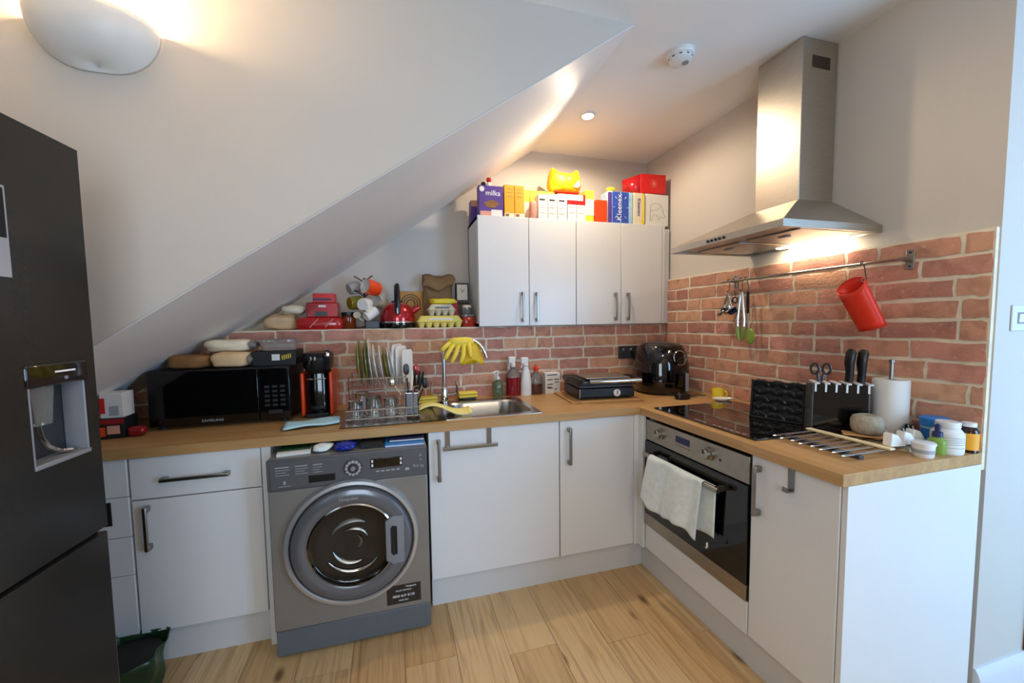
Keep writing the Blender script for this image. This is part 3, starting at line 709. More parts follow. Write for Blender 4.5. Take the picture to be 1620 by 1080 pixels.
# ------------------------------------------------------------------ dish rack
RX0, RX1, RY0, RY1 = -2.108, -1.768, -.485, -.175; RZ = H+.006
t = thing('dish_rack', 'two-tier steel wire dish rack on the drainer', 'dish rack', (0, 0, RZ))
def rect(z, e=0): return [(RX0-e, RY0-e, z), (RX1+e, RY0-e, z), (RX1+e, RY1+e, z), (RX0-e, RY1+e, z)]
def loop(pts, r): return MB().tube([p_ for a, b in zip(pts, pts[1:]+pts[:1]) for p_ in (Vector(a), (Vector(a)+Vector(b))/2)], r, 6, True)
for z, r_ in ((.012, .003), (.052, .003)): loop(rect(z), r_).build('rail', 'wire', t)
for i in range(13):
    x_ = RX0+(RX1-RX0)*(i+.5)/13; MB().tube([(x_, RY0, .052), (x_, RY0, .010), (x_, RY0+.01, .006), (x_, RY1-.01, .006), (x_, RY1, .01), (x_, RY1, .052)], .0017, 5).build('wire', 'wire', t)
for y_ in (RY0+.08, RY1-.08): MB().tube([(RX0, y_, .008), (RX1, y_, .008)], .002, 5).build('wire', 'wire', t)
for x_ in (RX0+.005, -1.83):
    for y_ in (-.36, RY1): MB().tube([(x_, y_, .01), (x_, y_, .195)], .003, 6).build('upright', 'wire', t)
for z in (.185, .130):
    loop([(RX0+.005, -.36, z), (-1.83, -.36, z), (-1.83, RY1, z), (RX0+.005, RY1, z)], .0026).build('rail', 'wire', t)
for i in range(15):
    x_ = RX0+.02+i*.0172
    MB().tube([(x_, -.36, .185), (x_, -.33, .140), (x_, -.20, .140), (x_, RY1, .185)], .0015, 5).build('divider', 'wire', t)
MB().tube([(-1.80, RY0-.004, .012), (-1.80, RY0-.004, .135), (-1.795, RY0+.01, .150), (-1.772, RY0+.03, .150)], .003, 6).build('corner_post', 'wire', t)
def plate(x, y, z, r_, m, label, lean, cat='plate', group='plates in the upper rack'):
    o = MB().lathe([(0, 0), (r_*.55, 0), (r_*.62, .003), (r_, .014), (r_*1.0, .017), (r_*.60, .008), (r_*.5, .005), (0, .005)], 36).build('dinner_plate', m, loc=(x, y, z+r_), rot=(0, R(90)+lean, 0), smooth=50)
    tag(o, label, cat, group)
PZ = RZ+.143
for i, (x_, r_, m, lean, lb) in enumerate((
    (-2.068, .122, 'green', -.05, 'large green plate, leftmost in the dish rack'), (-2.034, .120, 'green', -.06, 'large green plate, second from the left in the dish rack'),
    (-2.014, .120, 'ceramic', -.09, 'large white plate right after the green plates in the rack'), (-1.990, .104, 'ceramic', -.12, 'white plate, second after the green plates'),
    (-1.961, .102, 'ceramic', -.12, 'white plate, third after the green plates'), (-1.938, .098, 'olive', -.14, 'thin olive-rimmed plate among the white plates in the rack'),
    (-1.921, .094, 'ceramic', -.15, 'small white plate, second from the right among the round plates'), (-1.905, .090, 'ceramic', -.16, 'small white plate, rightmost of the round plates'))):
    plate(x_, -.265, PZ, r_, m, lb, lean)
for i, (x_, w, h_, a, lb) in enumerate(((-1.866, .155, .205, .30, 'wide white chopping board standing at the right of the plates'), (-1.846, .12, .195, .12, 'middle white board standing in the dish rack'), (-1.815, .11, .175, .05, 'shorter white board at the right end of the dish rack'))):
    o = MB().prism([(q[0]+w/2*0, q[1]) for q in superellipse(w/2, h_/2, 24, 7)], -.003, .003).build('chopping_board', 'ceramic', loc=(x_, -.255-.012*i, PZ+h_/2+.002), rot=(R(90), 0, R(58+a*40)), bevel=.001)
    tag(o, lb, 'chopping board', 'white boards in the rack')
def tumbler(x, y, z, label, r_=.036, h_=.088):
    o = MB().lathe([(r_*.98, 0), (r_, .002), (r_*.86, h_-.004), (r_*.80, h_), (0, h_), (0, h_-.009), (r_*.76, h_-.009), (r_*.92, .002), (r_*.98, 0)], 28).build('tumbler', 'glass', loc=(x, y, z)); tag(o, label, 'glass', 'upturned tumblers in the lower rack')
GZ = RZ+.009
tumbler(-2.068, -.430, GZ, 'upturned clear tumbler at the front left corner of the dish rack')
tumbler(-1.985, -.425, GZ, 'upturned clear tumbler at the front middle of the dish rack', .040, .10)
tumbler(-2.045, -.315, GZ, 'taller upturned clear tumbler behind the front two', .038, .105)
tumbler(-1.905, -.40, GZ, 'upturned clear tumbler beside the cutlery basket')
# cutlery basket
t = thing('cutlery_basket', 'grey metal cutlery basket hooked on the right of the dish rack', 'cutlery basket', (-1.805, -.418, RZ+.012))
def wallbox(mb, w, d, h_, th=.003): mb.box(-w/2, w/2, -d/2, -d/2+th, 0, h_).box(-w/2, w/2, d/2-th, d/2, 0, h_).box(-w/2, -w/2+th, -d/2, d/2, 0, h_).box(w/2-th, w/2, -d/2, d/2, 0, h_).box(-w/2, w/2, -d/2, d/2, 0, th); return mb
wallbox(MB(), .058, .09, .105).build('basket', 'grey', t); MB().tube([(-.028, -.046, .105), (.028, -.046, .105), (.028, .046, .105), (-.028, .046, .105)], .002, 6, True).build('rim', 'wire', t)
def cutlery(name, label, base, tip, kind, m2='wire'):
    b = Vector(base); e = Vector(tip); d = (e-b)
    t = thing(name, label, name.split('_')[-1], base)
    if kind == 'handle_up':
        MB().tube([(0, 0, 0), d*.55], .003, 6).build('blade', 'wire', t)
        MB().tube([d*.52, d*.6, d*.85, d], [.007, .009, .010, .006], 8, flat=.6).build('handle', m2, t)
    elif kind == 'spoon':
        MB().tube([(0, 0, 0), d*.8], .0025, 6).build('handle', 'wire', t)
        mb = MB(); blob(mb, d*.92, (.015, .011, .020), 1, 0, 14, 8); mb.build('bowl', 'wire', t)
    else:
        MB().tube([(0, 0, 0), d*.7], .004, 6).build('handle', m2, t)
        mb = MB(); blob(mb, d*.88, (.015, .006, .028), 2, 0, 14, 8); mb.build('head', m2, t)
bz = RZ+.022
cutlery('soup_spoon', 'steel spoon leaning left out of the cutlery basket', (-1.800, -.435, bz), (-1.905, -.455, bz+.165), 'spoon')
cutlery('table_knife', 'black-handled knife at the right of the cutlery basket', (-1.795, -.42, bz), (-1.745, -.43, bz+.195), 'handle_up', 'black_plastic')
cutlery('table_knife', 'black-handled knife in the middle of the cutlery basket', (-1.805, -.40, bz), (-1.785, -.41, bz+.20), 'handle_up', 'black_plastic')
cutlery('table_knife', 'black-handled knife at the back of the cutlery basket', (-1.800, -.385, bz), (-1.758, -.365, bz+.19), 'handle_up', 'black_plastic')
cutlery('bread_knife', 'cream-handled knife in the cutlery basket', (-1.812, -.425, bz), (-1.800, -.44, bz+.20), 'handle_up', 'cream')
cutlery('grey_spatula', 'grey rubber spatula standing tallest in the cutlery basket', (-1.815, -.41, bz), (-1.828, -.41, bz+.235), 'spat', 'dark_grey')
cutlery('black_ladle', 'small black ladle leaning right in the cutlery basket', (-1.79, -.40, bz), (-1.728, -.40, bz+.15), 'spat', 'black_plastic')
cutlery('red_spatula', 'dark red spatula at the back of the cutlery basket', (-1.798, -.392, bz), (-1.772, -.36, bz+.225), 'spat', 'tin_red')
# ------------------------------------------------------------------ bottles behind the sink
def bottle_thing(name, label, x, y, prof, m, neck=None, cap=None, sx=1, sy=1, z=H, rz=0, cat='bottle'):
    t = thing(name, label, cat, (x, y, z), rz)
    MB().lathe(prof, 28, sx=sx, sy=sy, caps=True).build('body', m, t)
    return t
t = bottle_thing('soap_dispenser', 'pale green pump bottle of hand soap behind the sink', -1.262, -.058, [(.030, 0), (.033, .005), (.033, .075), (.026, .092), (.012, .102), (.011, .108)], 'green_liquid')
MB().lathe([(.014, .106), (.014, .122), (.006, .124), (.006, .150), (.010, .152), (.010, .160)], 16, caps=True).build('pump', 'white_plastic', t)
MB().tube([(0, 0, .156), (-.02, -.012, .157), (-.032, -.018, .150)], .005, 8).build('nozzle', 'white_plastic', t)
t = bottle_thing('spray_bottle', 'clear spray bottle of red cleaner behind the sink', -1.160, -.055, [(.043, 0), (.046, .006), (.046, .115)], 'red_liquid', sy=.75)
MB().lathe([(.046, .1155), (.040, .145), (.022, .165), (.014, .172), (.014, .185)], 28, sy=.75).build('shoulder', 'clear_plastic', t)
hd = MB().lathe([(.016, .18), (.016, .20), (.012, .205)], 16, caps=True); hd.box(-.030, .014, -.011, .011, .205, .245); hd.build('spray_head', 'white_plastic', t, bevel=.004)
MB().tube([(-.018, 0, .205), (-.028, 0, .185), (-.024, 0, .165)], .004, 6).build('trigger', 'white_plastic', t)
t = bottle_thing('spray_bottle', 'white spray bottle beside the red cleaner', -1.082, -.075, [(.034, 0), (.036, .006), (.034, .09), (.026, .14), (.017, .175), (.016, .185)], 'white_plastic', sy=.7)
hd = MB().lathe([(.017, .183), (.017, .20)], 16, caps=True); hd.box(-.034, .016, -.012, .012, .198, .240); hd.build('spray_head', 'white_plastic', t, bevel=.006)
MB().tube([(-.020, 0, .20), (-.030, 0, .175)], .004, 6).build('trigger', 'white_plastic', t)
t = bottle_thing('dish_soap_bottle', 'clear bottle with brown liquid and a red cap behind the sink', -1.010, -.068, [(.036, 0), (.040, .008), (.040, .068)], 'brown_liquid', sy=.75)
MB().lathe([(.040, .0685), (.040, .095), (.030, .125), (.015, .140), (.014, .150)], 28, sy=.75).build('shoulder', 'clear_plastic', t)
MB().lathe([(.016, .148), (.016, .172), (.008, .178), (.006, .190)], 16, caps=True).build('cap', 'red_plastic', t)
t = thing('tablet_box', 'white printed carton of tablets at the right of the bottles', 'box', (-.905, -.06, H), R(3))
MB().box(-.052, .052, -.025, .025, 0, .135).build('carton', 'paper_white', t, bevel=.002)
for z, a, b in ((.118, -.04, .03), (.088, -.038, .0), (.088, .01, .042), (.070, .015, .042), (.058, -.038, .0), (.040, -.04, -.01), (.034, -.036, .0), (.026, .012, .030)):
    MB().box(a, b, -.0258, -.0252, z, z+.005).build('printed_line', 'text_black', t)
# ------------------------------------------------------------------ grill, fryer, sockets
t = thing('grill_board', 'thin wooden board beneath the black contact grill', 'board', (-.70, -.275, H), R(-6))
MB().box(-.215, .215, -.165, .165, 0, .010).build('board', 'wood', t, bevel=.003)
t = thing('contact_grill', 'black contact grill with a steel handle bar on the worktop', 'grill', (-.69, -.275, H+.0105), R(-6))
MB().box(-.17, .17, -.135, .13, .008, .066).build('base', 'black_plastic', t, bevel=.008)
for a in (-.14, .14):
    for b in (-.11, .10): MB().cyl((a, b, 0), (a, b, .01), .012).build('foot', 'black_matte', t)
MB().box(-.165, .165, -.13, .12, .069, .080).build('lower_plate', 'dark_grey', t)
ld = MB().prism([(-.145, .082), (.14, .082), (.155, .092), (.15, .112), (.10, .120), (-.11, .112), (-.145, .10)], -.175, .175).build('lid', 'black_plastic', t, bevel=.006)
ld.matrix_local = Matrix(((0, 0, 1, 0), (1, 0, 0, 0), (0, 1, 0, 0), (0, 0, 0, 1)))
MB().box(-.12, .15, -.12, .10, .1165, .1225).build('lid_plate', 'brushed_x', t, bevel=.002)
for s_ in (-1, 1): MB().tube([(s_*.178, .08, .09), (s_*.192, .0, .112), (s_*.190, -.10, .118), (s_*.172, -.178, .110)], .011, 8, flat=1.3).build('handle_arm', 'black_plastic', t)
MB().tube([(-.125, -.178, .110), (.185, -.178, .110)], .0115, 12).build('handle_bar', 'chrome', t)
k = MB().lathe([(0, 0), (.021, 0), (.021, .012), (.017, .016), (0, .016)], 20, (.055, -.135, .036), (0, -1, 0)).build('knob', 'white_plastic', t)
MB().box(.052, .058, -.156, -.150, .028, .052).build('pointer', 'grey', k)
MB().box(-.168, -.164, -.138, -.132, .012, .062).build('edge_trim', 'brushed', t)
t = thing('air_fryer', 'black air fryer in the worktop corner', 'air fryer', (-.228, -.250, H), R(-8))
mb = MB()
rr = []
for z, a, b, p_ in ((.004, .140, .150, 2.6), (.02, .154, .165, 2.6), (.10, .158, .170, 2.6), (.18, .154, .163, 2.6), (.25, .142, .150, 2.6), (.295, .126, .132, 2.5), (.312, .104, .110, 2.4)):
    rr.append([Vector((q[0], q[1]+.0, z)) for q in superellipse(a, b, 40, p_)])
mb.loft(rr).build('body', 'black_gloss', t, smooth=50)
MB().lathe([(.085, .309), (.088, .314), (.06, .318), (0, .319)], 32, sy=1.1).build('top_vent', 'dark_grey', t)
MB().lathe([(.128, 0), (.134, .008), (.134, .014)], 36, sy=1.2).build('base_ring', 'dark_grey', t)
MB().lathe([(.040, 0), (.046, .004), (.046, .010), (.041, .012), (.039, .006)], 36, (.035, -.152, .228), (.12, -.97, .20)).build('dial_ring', 'chrome', t)
MB().lathe([(0, .006), (.038, .005), (.039, 0)], 30, (.035, -.152, .228), (.12, -.97, .20)).build('dial_face', 'black_gloss', t)
hb = MB().box(.031, .059, -.222, -.200, .030, .150).box(.031, .059, -.205, -.15, .125, .150); hb.build('basket_handle', 'black_plastic', t, bevel=.008, seg=3)
MB().box(.035, .055, -.2245, -.2215, .036, .144).build('handle_inlay', 'grey', t, bevel=.001)
t = thing('wall_socket', 'black double wall socket on the brick beside the air fryer', 'socket', (-.305, -.004, 1.150))
MB().box(-.074, .074, -.008, .0, -.044, .044).build('face_plate', 'dark_grey', t, bevel=.003)
for a in (-.04, .02):
    MB().box(a-.007, a+.007, -.012, -.007, .012, .028).build('rocker', 'grey', t, bevel=.002)
for a, b in ((-.06, .02), (-.03, .02)): pass
for a in (-.036, -.048, -.024): MB().box(a-.002, a+.002, -.0085, -.0078, -.022, -.010).build('slot', 'black_matte', t)
t = thing('mains_plug', 'black mains plug in the wall socket', 'plug', (-.258, -.0125, 1.145))
MB().lathe([(.026, 0), (.027, .018), (.020, .034), (0, .036)], 20, (0, 0, 0), (0, -1, 0)).build('plug_body', 'black_plastic', t)
MB().tube([(0, -.02, -.02), (.004, -.03, -.06), (.03, -.03, -.15), (.05, -.025, -.22)], .0035, 6).build('cable', 'black_plastic', t)
t = thing('power_adaptor', 'small black power adaptor in front of the air fryer', 'adaptor', (-.272, -.508, H))
mb = MB(); blob(mb, (0, 0, .017), (.045, .025, .017), 4, .1, p=4); mb.build('case', 'black_plastic', t)
MB().tube([(.04, 0, .012), (.09, .03, .006), (.14, .05, .006), (.19, .03, .006)], .0035, 6).build('lead', 'dark_grey', t)
MB().box(-.03, -.012, -.012, .0, .034, .040).build('plug_pin', 'chrome', t)
def mug(name, label, loc, rot, m, r_=.042, h_=.085, inner='ceramic', group=None, handle_r=.026, scale=1):
    t = thing(name, label, 'mug', loc, group=group); t.rotation_euler = rot
    MB().lathe([(0, .0), (r_*.86, .0), (r_*.95, .006), (r_, h_*.5), (r_, h_-.001), (r_*.97, h_)], 28).build('body', m, t)
    MB().lathe([(r_*.97, h_), (r_*.93, h_-.004), (r_*.90, .01), (0, .008)], 28).build('inside', inner, t)
    pts = [(r_*.93+handle_r*math.sin(a), 0, h_*.5+handle_r*1.1*math.cos(a)) for a in [math.pi*i/10 for i in range(11)]]
    MB().tube(pts, .0055, 8).build('handle', m, t)
    return t
mug('espresso_cup', 'small yellow espresso cup by the brick wall near the hob', (-.088, -.575, H), (0, 0, R(-38)), 'yellow', .031, .062, 'yellow', handle_r=.017)
t = thing('spoon_rest', 'oval white spoon rest at the back corner of the hob', 'dish', (-.115, -.635, H), R(-25))
MB().lathe([(0, .004), (.03, .004), (.05, .012), (.055, .018), (.052, .020), (.045, .014), (0, .010)], 28, sx=1.0, sy=.55).build('dish', 'ceramic', t)
MB().lathe([(.028, 0), (.03, .005)], 20, sy=.5, caps=True).build('foot_ring', 'dark_grey', t)
# ------------------------------------------------------------------ hob
t = thing('induction_hob', 'black glass hob set into the worktop above the oven', 'hob', (0, 0, H))
hg = MB().box(-.585, -.068, -1.262, -.668, .0006, .006).build('glass', 'hob_glass', t, bevel=.0015)
for x_, y_, r_ in ((-.46, -.82, .075), (-.20, -.82, .09), (-.46, -1.11, .09), (-.20, -1.11, .075)):
    MB().lathe([(r_, .0061), (r_, .0064), (r_-.0015, .0064), (r_-.0015, .0061)], 40, (x_, y_, 0)).build('cooking_zone', 'dark_grey', hg)
for i in range(6): MB().box(-.567, -.560, -1.20+i*.03, -1.185+i*.03, .0061, .0064).build('touch_key', 'text_grey', hg)
MB().box(-.568, -.563, -1.0, -.93, .0061, .0064).build('touch_key', 'text_grey', hg)
# lattice guard standing behind the hob
t = thing('lattice_panel', 'black lattice panel leaning between hob and knife block', 'panel', (-.262, -1.072, H+.0064), R(-68), rx=R(-6))
W_, Hh = .205, .172
fr = MB().box(-W_/2, W_/2, -.005, .005, 0, .008).box(-W_/2, W_/2, -.005, .005, Hh-.008, Hh).box(-W_/2, -W_/2+.008, -.005, .005, 0, Hh).box(W_/2-.008, W_/2, -.005, .005, 0, Hh)
fr.build('frame', 'black_matte', t, bevel=.002)
for r_ in range(5):
    for c in range(6):
        x_ = -W_/2+.02+c*.033; z_ = .018+r_*.036
        mb = MB(); blob(mb, (0, 0, 0), (.022, .003, .012), r_*7+c, .1, 10, 6, 2)
        mb.build('leaf', 'black_plastic', t, loc=(x_, (-1)**c*.001, z_), rot=(0, R(35 if (r_+c) % 2 else -35), 0))
MB().box(-W_/2, W_/2, .0052, .0062, .002, Hh-.002).build('backing', 'black_matte', t)
# knife block
t = thing('knife_block', 'black knife block with clear acrylic edges beside the hob', 'knife block', (-.186, -1.262, H), R(-40))
MB().box(-.085, .085, -.050, -.046, .006, .195).build('front_plate', 'black_gloss', t, bevel=.001)
MB().box(-.085, .085, .040, .044, .006, .195).build('back_plate', 'black_gloss', t, bevel=.001)
MB().box(-.088, -.085, -.05, .044, .002, .20).build('side_plate', 'clear_plastic', t); MB().box(.085, .088, -.05, .044, .002, .20).build('side_plate', 'clear_plastic', t)
MB().box(-.084, .084, -.045, .039, .006, .192).build('core', 'black_matte', t)
MB().box(-.09, .09, -.052, .046, 0, .0055).build('base', 'black_plastic', t)
for i in range(6):
    a = -.082+i*.0325
    MB().box(a, a+.006, -.0525, -.0505, .168, .204).build('slot_edge', 'white_plastic', t); MB().box(a, a+.016, -.0525, .03, .1985, .204).build('slot_top', 'white_plastic', t)
def kb(px_, py_, pz): 
    v = Matrix.Rotation(R(-40), 3, 'Z') @ Vector((px_, py_, pz)); return Vector((-.186, -1.262, H))+v
for a, lb, h_ in ((.038, 'black-handled kitchen knife, left one in the knife block', .335), (.075, 'black-handled kitchen knife, right one in the knife block', .333)):
    b = kb(a-.004, -.012, .205); t = thing('kitchen_knife', lb, 'knife', b, R(-40), group='knives in the block')
    h2 = h_-.205
    MB().tube([(0, 0, .0), (.002, 0, h2*.3), (.0, 0, h2*.6), (.004, 0, h2*.9), (.006, 0, h2)], [.010, .010, .0125, .013, .007], 10, flat=1.35).build('handle', 'black_plastic', t)
    MB().box(-.010, .010, -.001, .001, -.0005, .006).build('bolster', 'wire', t)
b = kb(-.055, -.012, .2045)
t = thing('scissors', 'black-handled scissors standing in the knife block', 'scissors', b, R(-40))
for s_ in (-1, 1):
    pts = [(s_*.004+s_*.015+.013*math.cos(a), 0, .050+.021*math.sin(a)) for a in [2*math.pi*i/14 for i in range(14)]]
    l = MB().tube(pts, .0042, 8, True).build('loop', 'black_plastic', t)
    MB().tube([(s_*.004, 0, 0), (s_*.010, 0, .03)], .005, 8).build('shank', 'dark_grey', t)
# kitchen roll
t = thing('kitchen_roll_holder', 'steel kitchen roll holder by the brick wall', 'holder', (-.062, -1.368, H))
MB().lathe([(.055, 0), (.055, .006), (.01, .009), (.0065, .012), (.0065, .285), (.010, .287), (.010, .295), (0, .297)], 28, caps=True).build('stand', 'brushed', t)
t = thing('kitchen_roll', 'white kitchen roll on the steel holder', 'paper roll', (-.062, -1.368, H+.0095))
MB().lathe([(.018, 0), (.051, 0), (.053, .004), (.053, .208), (.051, .212), (.018, .212), (.018, 0)], 40).build('paper', 'paper_white', t)
def flap(u, v): 
    a = R(-30+u*55); r_ = .0535+.010*u; return (r_*math.cos(a), r_*math.sin(a), .002+.208*v)
MB().grid(flap, 12, 2).build('loose_sheet', 'paper_white', t, solid=.001)
# trivet rack
t = thing('rod_trivet', 'flat rack of steel rods with a pale wooden strip on the worktop corner', 'rack', (0, 0, H))
for i in range(8):
    y_ = -1.262-i*.0345; x1 = (-.296, -.262, -.225)[i] if i < 3 else -.20
    x0 = -.500-(.008 if i % 2 else 0)
    MB().tube([(x1, y_-.004, .015), (x0+.005, y_-.004, .015), (x0, y_, .015), (x0+.005, y_+.004, .015), (x1, y_+.004, .015)], .0026, 6).build('rod', 'wire', t)
MB().box(-.318, -.294, -1.520, -1.245, .0178, .024).build('strip', 'pale_wood', t, bevel=.001)
MB().box(-.220, -.198, -1.515, -1.36, .0, .0118).build('strip', 'pale_wood', t, bevel=.001)
MB().box(-.45, -.43, -1.515, -1.25, .0, .0118).build('strip', 'dark_grey', t, bevel=.001)
# round board with twine
o = MB().box(-.075, .080, -.03, .03, 0, .006).build('wooden_tray', 'wood', loc=(-.222, -1.402, H+.0245), rot=(0, 0, R(-50)), bevel=.004)
tag(o, 'narrow wooden tray lying on the steel rods under the twine', 'tray')
mb = MB()
mb.lathe([(.010, .012), (.012, .064), (.026, .070), (.042, .064), (.048, .05), (.048, .024), (.042, .006), (.030, .0), (.010, .0), (.010, .012)], 36)
o = mb.build('twine_ball', 'twine', loc=(-.212, -1.388, H+.031), smooth=60); tag(o, 'ball of beige twine in front of the kitchen roll', 'twine')
def plug(x, y, rz, label):
    t = thing('white_plug', label, 'plug', (x, y, H+.0245), rz, 'white plugs on the rods')
    MB().prism([(-.034, 0), (.030, 0), (.012, .012), (-.006, .038), (-.028, .046), (-.032, .040)], -.014, .014).build('plug_case', 'white_plastic', t, bevel=.003).matrix_local = Matrix(((1, 0, 0, 0), (0, 0, 1, 0), (0, 1, 0, 0), (0, 0, 0, 1)))
    for s_ in (-.007, .007): MB().cyl((-.026, s_, .044), (-.030, s_, .056), .002, n=8).build('pin', 'wire', t)
plug(-.262, -1.502, R(-10), 'white two-pin plug lying nearest the wooden strip')
plug(-.196, -1.500, R(-10), 'white two-pin plug, middle one of three')
plug(-.135, -1.492, R(-10), 'white two-pin plug behind the white tub')
# pots and bottles at the end of the worktop
def pot(name, label, cat, x, y, prof, m, cap, mcap, lab=None, mlab=None, extra=None):
    t = thing(name, label, cat, (x, y, H))
    MB().lathe(prof, 28, caps=True).build('body', m, t)
    MB().lathe(cap, 28, caps=True).build('cap', mcap, t)
    if lab: MB().lathe(lab, 28).build('label', mlab, t)
    return t
o = thing('lidded_tub', 'small white lidded tub at the front corner of the worktop', 'tub', (-.222, -1.553, H))
MB().lathe([(.024, 0), (.026, .003), (.028, .040)], 28, caps=True).build('tub', 'white_plastic', o); MB().lathe([(.030, .0405), (.030, .047), (.027, .049)], 28, caps=True).build('lid', 'white_plastic', o)
MB().lathe([(.0272, .014), (.0278, .026)], 28).build('label', 'text_grey', o)
p = pot('dropper_bottle', 'small green dropper bottle with a dark cap', 'bottle', -.142, -1.546, [(.022, 0), (.023, .004), (.023, .045), (.014, .055), (.011, .058)], 'green', [(.013, .056), (.013, .072), (.007, .076), (.008, .095), (.003, .100)], 'navy')
p = pot('supplement_bottle', 'white supplement bottle with printed label at the worktop end', 'bottle', -.096, -1.548, [(.038, 0), (.040, .004), (.040, .068), (.030, .082), (.026, .085)], 'white_plastic', [(.029, .0855), (.030, .088), (.030, .104), (.028, .106)], 'white_plastic', [(.0404, .010), (.0404, .062)], 'paper_white')
for z in (.055, .048, .041, .034, .022): MB().lathe([(.0406, z), (.0406, z+.002)], 28).build('printed_line', 'text_grey', p)
p = pot('pill_bottle', 'brown glass pill bottle with amber label at the wall end', 'bottle', -.024, -1.566, [(.024, 0), (.024, .004), (.024, .072), (.016, .084), (.014, .086)], 'brown_glass', [(.0175, .0865), (.0175, .100)], 'white_plastic', [(.0244, .010), (.0244, .066)], 'orange_box')
p = pot('blue_tub', 'blue-lidded tub behind the white supplement bottle', 'tub', -.042, -1.488, [(.034, 0), (.035, .004), (.035, .070)], 'kleenex_light', [(.038, .071), (.038, .098), (.035, .102)], 'blue', [(.0354, .025), (.0354, .062)], 'blue')
p = pot('dark_bottle', 'small dark bottle with a black cap beside the kitchen roll', 'bottle', -.088, -1.442, [(.018, 0), (.019, .004), (.019, .036), (.010, .045)], 'brown_glass', [(.011, .0455), (.011, .068)], 'black_plastic')
# ------------------------------------------------------------------ microwave corner
MWT = 1.176
t = thing('microwave', 'black microwave oven at the left end of the worktop under the slope', 'microwave', (-2.655, -.335, H))
MB().box(-.285, .285, .012, .315, .012, MWT-H).build('body', 'black_plastic', t, bevel=.004)
d = MB().box(-.285, .150, -.006, .012, .016, MWT-H-.004).build('door', 'black_gloss', t, bevel=.003)
MB().box(-.235, .10, -.0075, -.0062, .055, .215).build('door_window', 'oven_glass', d)
text('SAMSUNG', .016, 'text_grey', d, (-.04, -.0068, .032), (R(90), 0, 0), sx=1.2)
c = MB().box(.153, .285, -.006, .012, .016, MWT-H-.004).build('control_panel', 'black_gloss', t, bevel=.003)
MB().box(.175, .265, -.0072, -.006, .205, .238).build('display', 'black_gloss', c)
for r_ in range(5):
    for k in range(3): MB().box(.176+k*.033, .198+k*.033, -.0075, -.006, .08+r_*.022, .092+r_*.022).build('key', 'black_matte', c, bevel=.001)
MB().box(.19, .25, -.0075, -.006, .045, .062).build('key', 'black_matte', c, bevel=.001)
for a in (-.25, .25):
    for b in (.03, .29): MB().cyl((a, b, 0), (a, b, .013), .015).build('foot', 'black_matte', t)
def soft(name, label, cat, loc, size, m, seed=0, amp=.15, rz=0, p=2.8, film=None, film_m='film', group=None, ry=0):
    t = thing(name, label, cat, loc, rz, group, ry=ry)
    mb = MB(); blob(mb, (0, 0, size[2]), size, seed, amp, 24, 14, p); mb.build('filling', m, t, smooth=70)
    if film:
        def f_(u, v):
            a = 2*math.pi*u; w = (1-v)
            return Vector((size[0]*(.98+v*film), size[1]*math.cos(a)*(w*.85+.55*v), size[2]+size[2]*math.sin(a)*w*.9+.010*math.sin(6*a+seed)*v))
        MB().grid(f_, 20, 5, True).build('wrapper_end', film_m, t, solid=.001, smooth=70)
    return t
soft('bread_loaf', 'half loaf of sliced bread in clear wrap under the slope on the microwave', 'bread', (-2.800, -.235, MWT+.001), (.082, .085, .032), 'bread_dark', 1, .12, p=4, film=None)
soft('bread_loaf', 'wrapped pale bread loaf in the middle of the microwave top', 'bread', (-2.632, -.235, MWT+.001), (.082, .085, .036), 'bread', 2, .12, p=4, film=.2)
soft('bread_rolls', 'bag of pale bread rolls lying on top of the loaves', 'bread', (-2.655, -.205, MWT+.075), (.10, .07, .028), 'cream', 3, .25, film=.25)
t = thing('black_box', 'flat black box with a white label and yellow stripes on the microwave', 'box', (-2.455, -.20, MWT))
MB().box(-.085, .105, -.085, .10, 0, .072).build('carton', 'black_matte', t, bevel=.003)
MB().box(.0, .035, -.0862, -.0852, .026, .056).build('label', 'paper_white', t)
for i in range(5): MB().box(.044+i*.009, .048+i*.009, -.0862, -.0852, .028+i*.002, .050+i*.002).build('stripe', 'yellow', t)
t = thing('food_tub', 'clear plastic food tub with a white lid on the black box', 'tub', (-2.440, -.195, MWT+.0725))
MB().loft([[Vector((q[0], q[1], z)) for q in superellipse(a, b, 32, 5)] for a, b, z in ((.072, .052, 0), (.084, .060, .042))]).build('tub', 'film', t)
MB().loft([[Vector((q[0], q[1], z)) for q in superellipse(a, b, 32, 5)] for a, b, z in ((.088, .064, .0425), (.088, .064, .052), (.082, .058, .054))]).build('lid', 'clear_plastic', t)
# coffee machine
t = thing('coffee_machine', 'slim red and black capsule coffee machine beside the microwave', 'coffee machine', (-2.262, -.20, H))
MB().box(-.055, .055, -.10, .12, 0, .022).build('drip_base', 'black_plastic', t, bevel=.004)
for s_ in (-1, 1): MB().box(s_*.066-.008, s_*.066+.008, -.085, .13, .008, .225).build('side_panel', 'orange_red', t, bevel=.006)
MB().loft([[Vector((q[0], q[1]+.02, z)) for q in superellipse(a, b, 28, 4)] for a, b, z in ((.056, .105, .024), (.056, .105, .19), (.052, .10, .22))]).build('water_tank', 'black_gloss', t)
MB().tube([(q[0], q[1]+.02, .192) for q in superellipse(.058, .107, 32, 4)], .004, 6, True).build('chrome_band', 'chrome', t)
MB().loft([[Vector((q[0], q[1]+.01, z)) for q in superellipse(a, b, 28, 3)] for a, b, z in ((.050, .10, .22), (.066, .125, .255), (.068, .13, .30), (.060, .11, .322))]).build('head', 'black_plastic', t)
MB().tube([(-.02, -.12, .30), (-.02, -.13, .27), (-.03, -.12, .245)], .007, 8).build('spout', 'black_plastic', t)
l = MB().tube([(.045, .05, .30), (.058, -.05, .330), (.062, -.13, .325)], [.010, .010, .014], 10).build('lever', 'black_gloss', t)
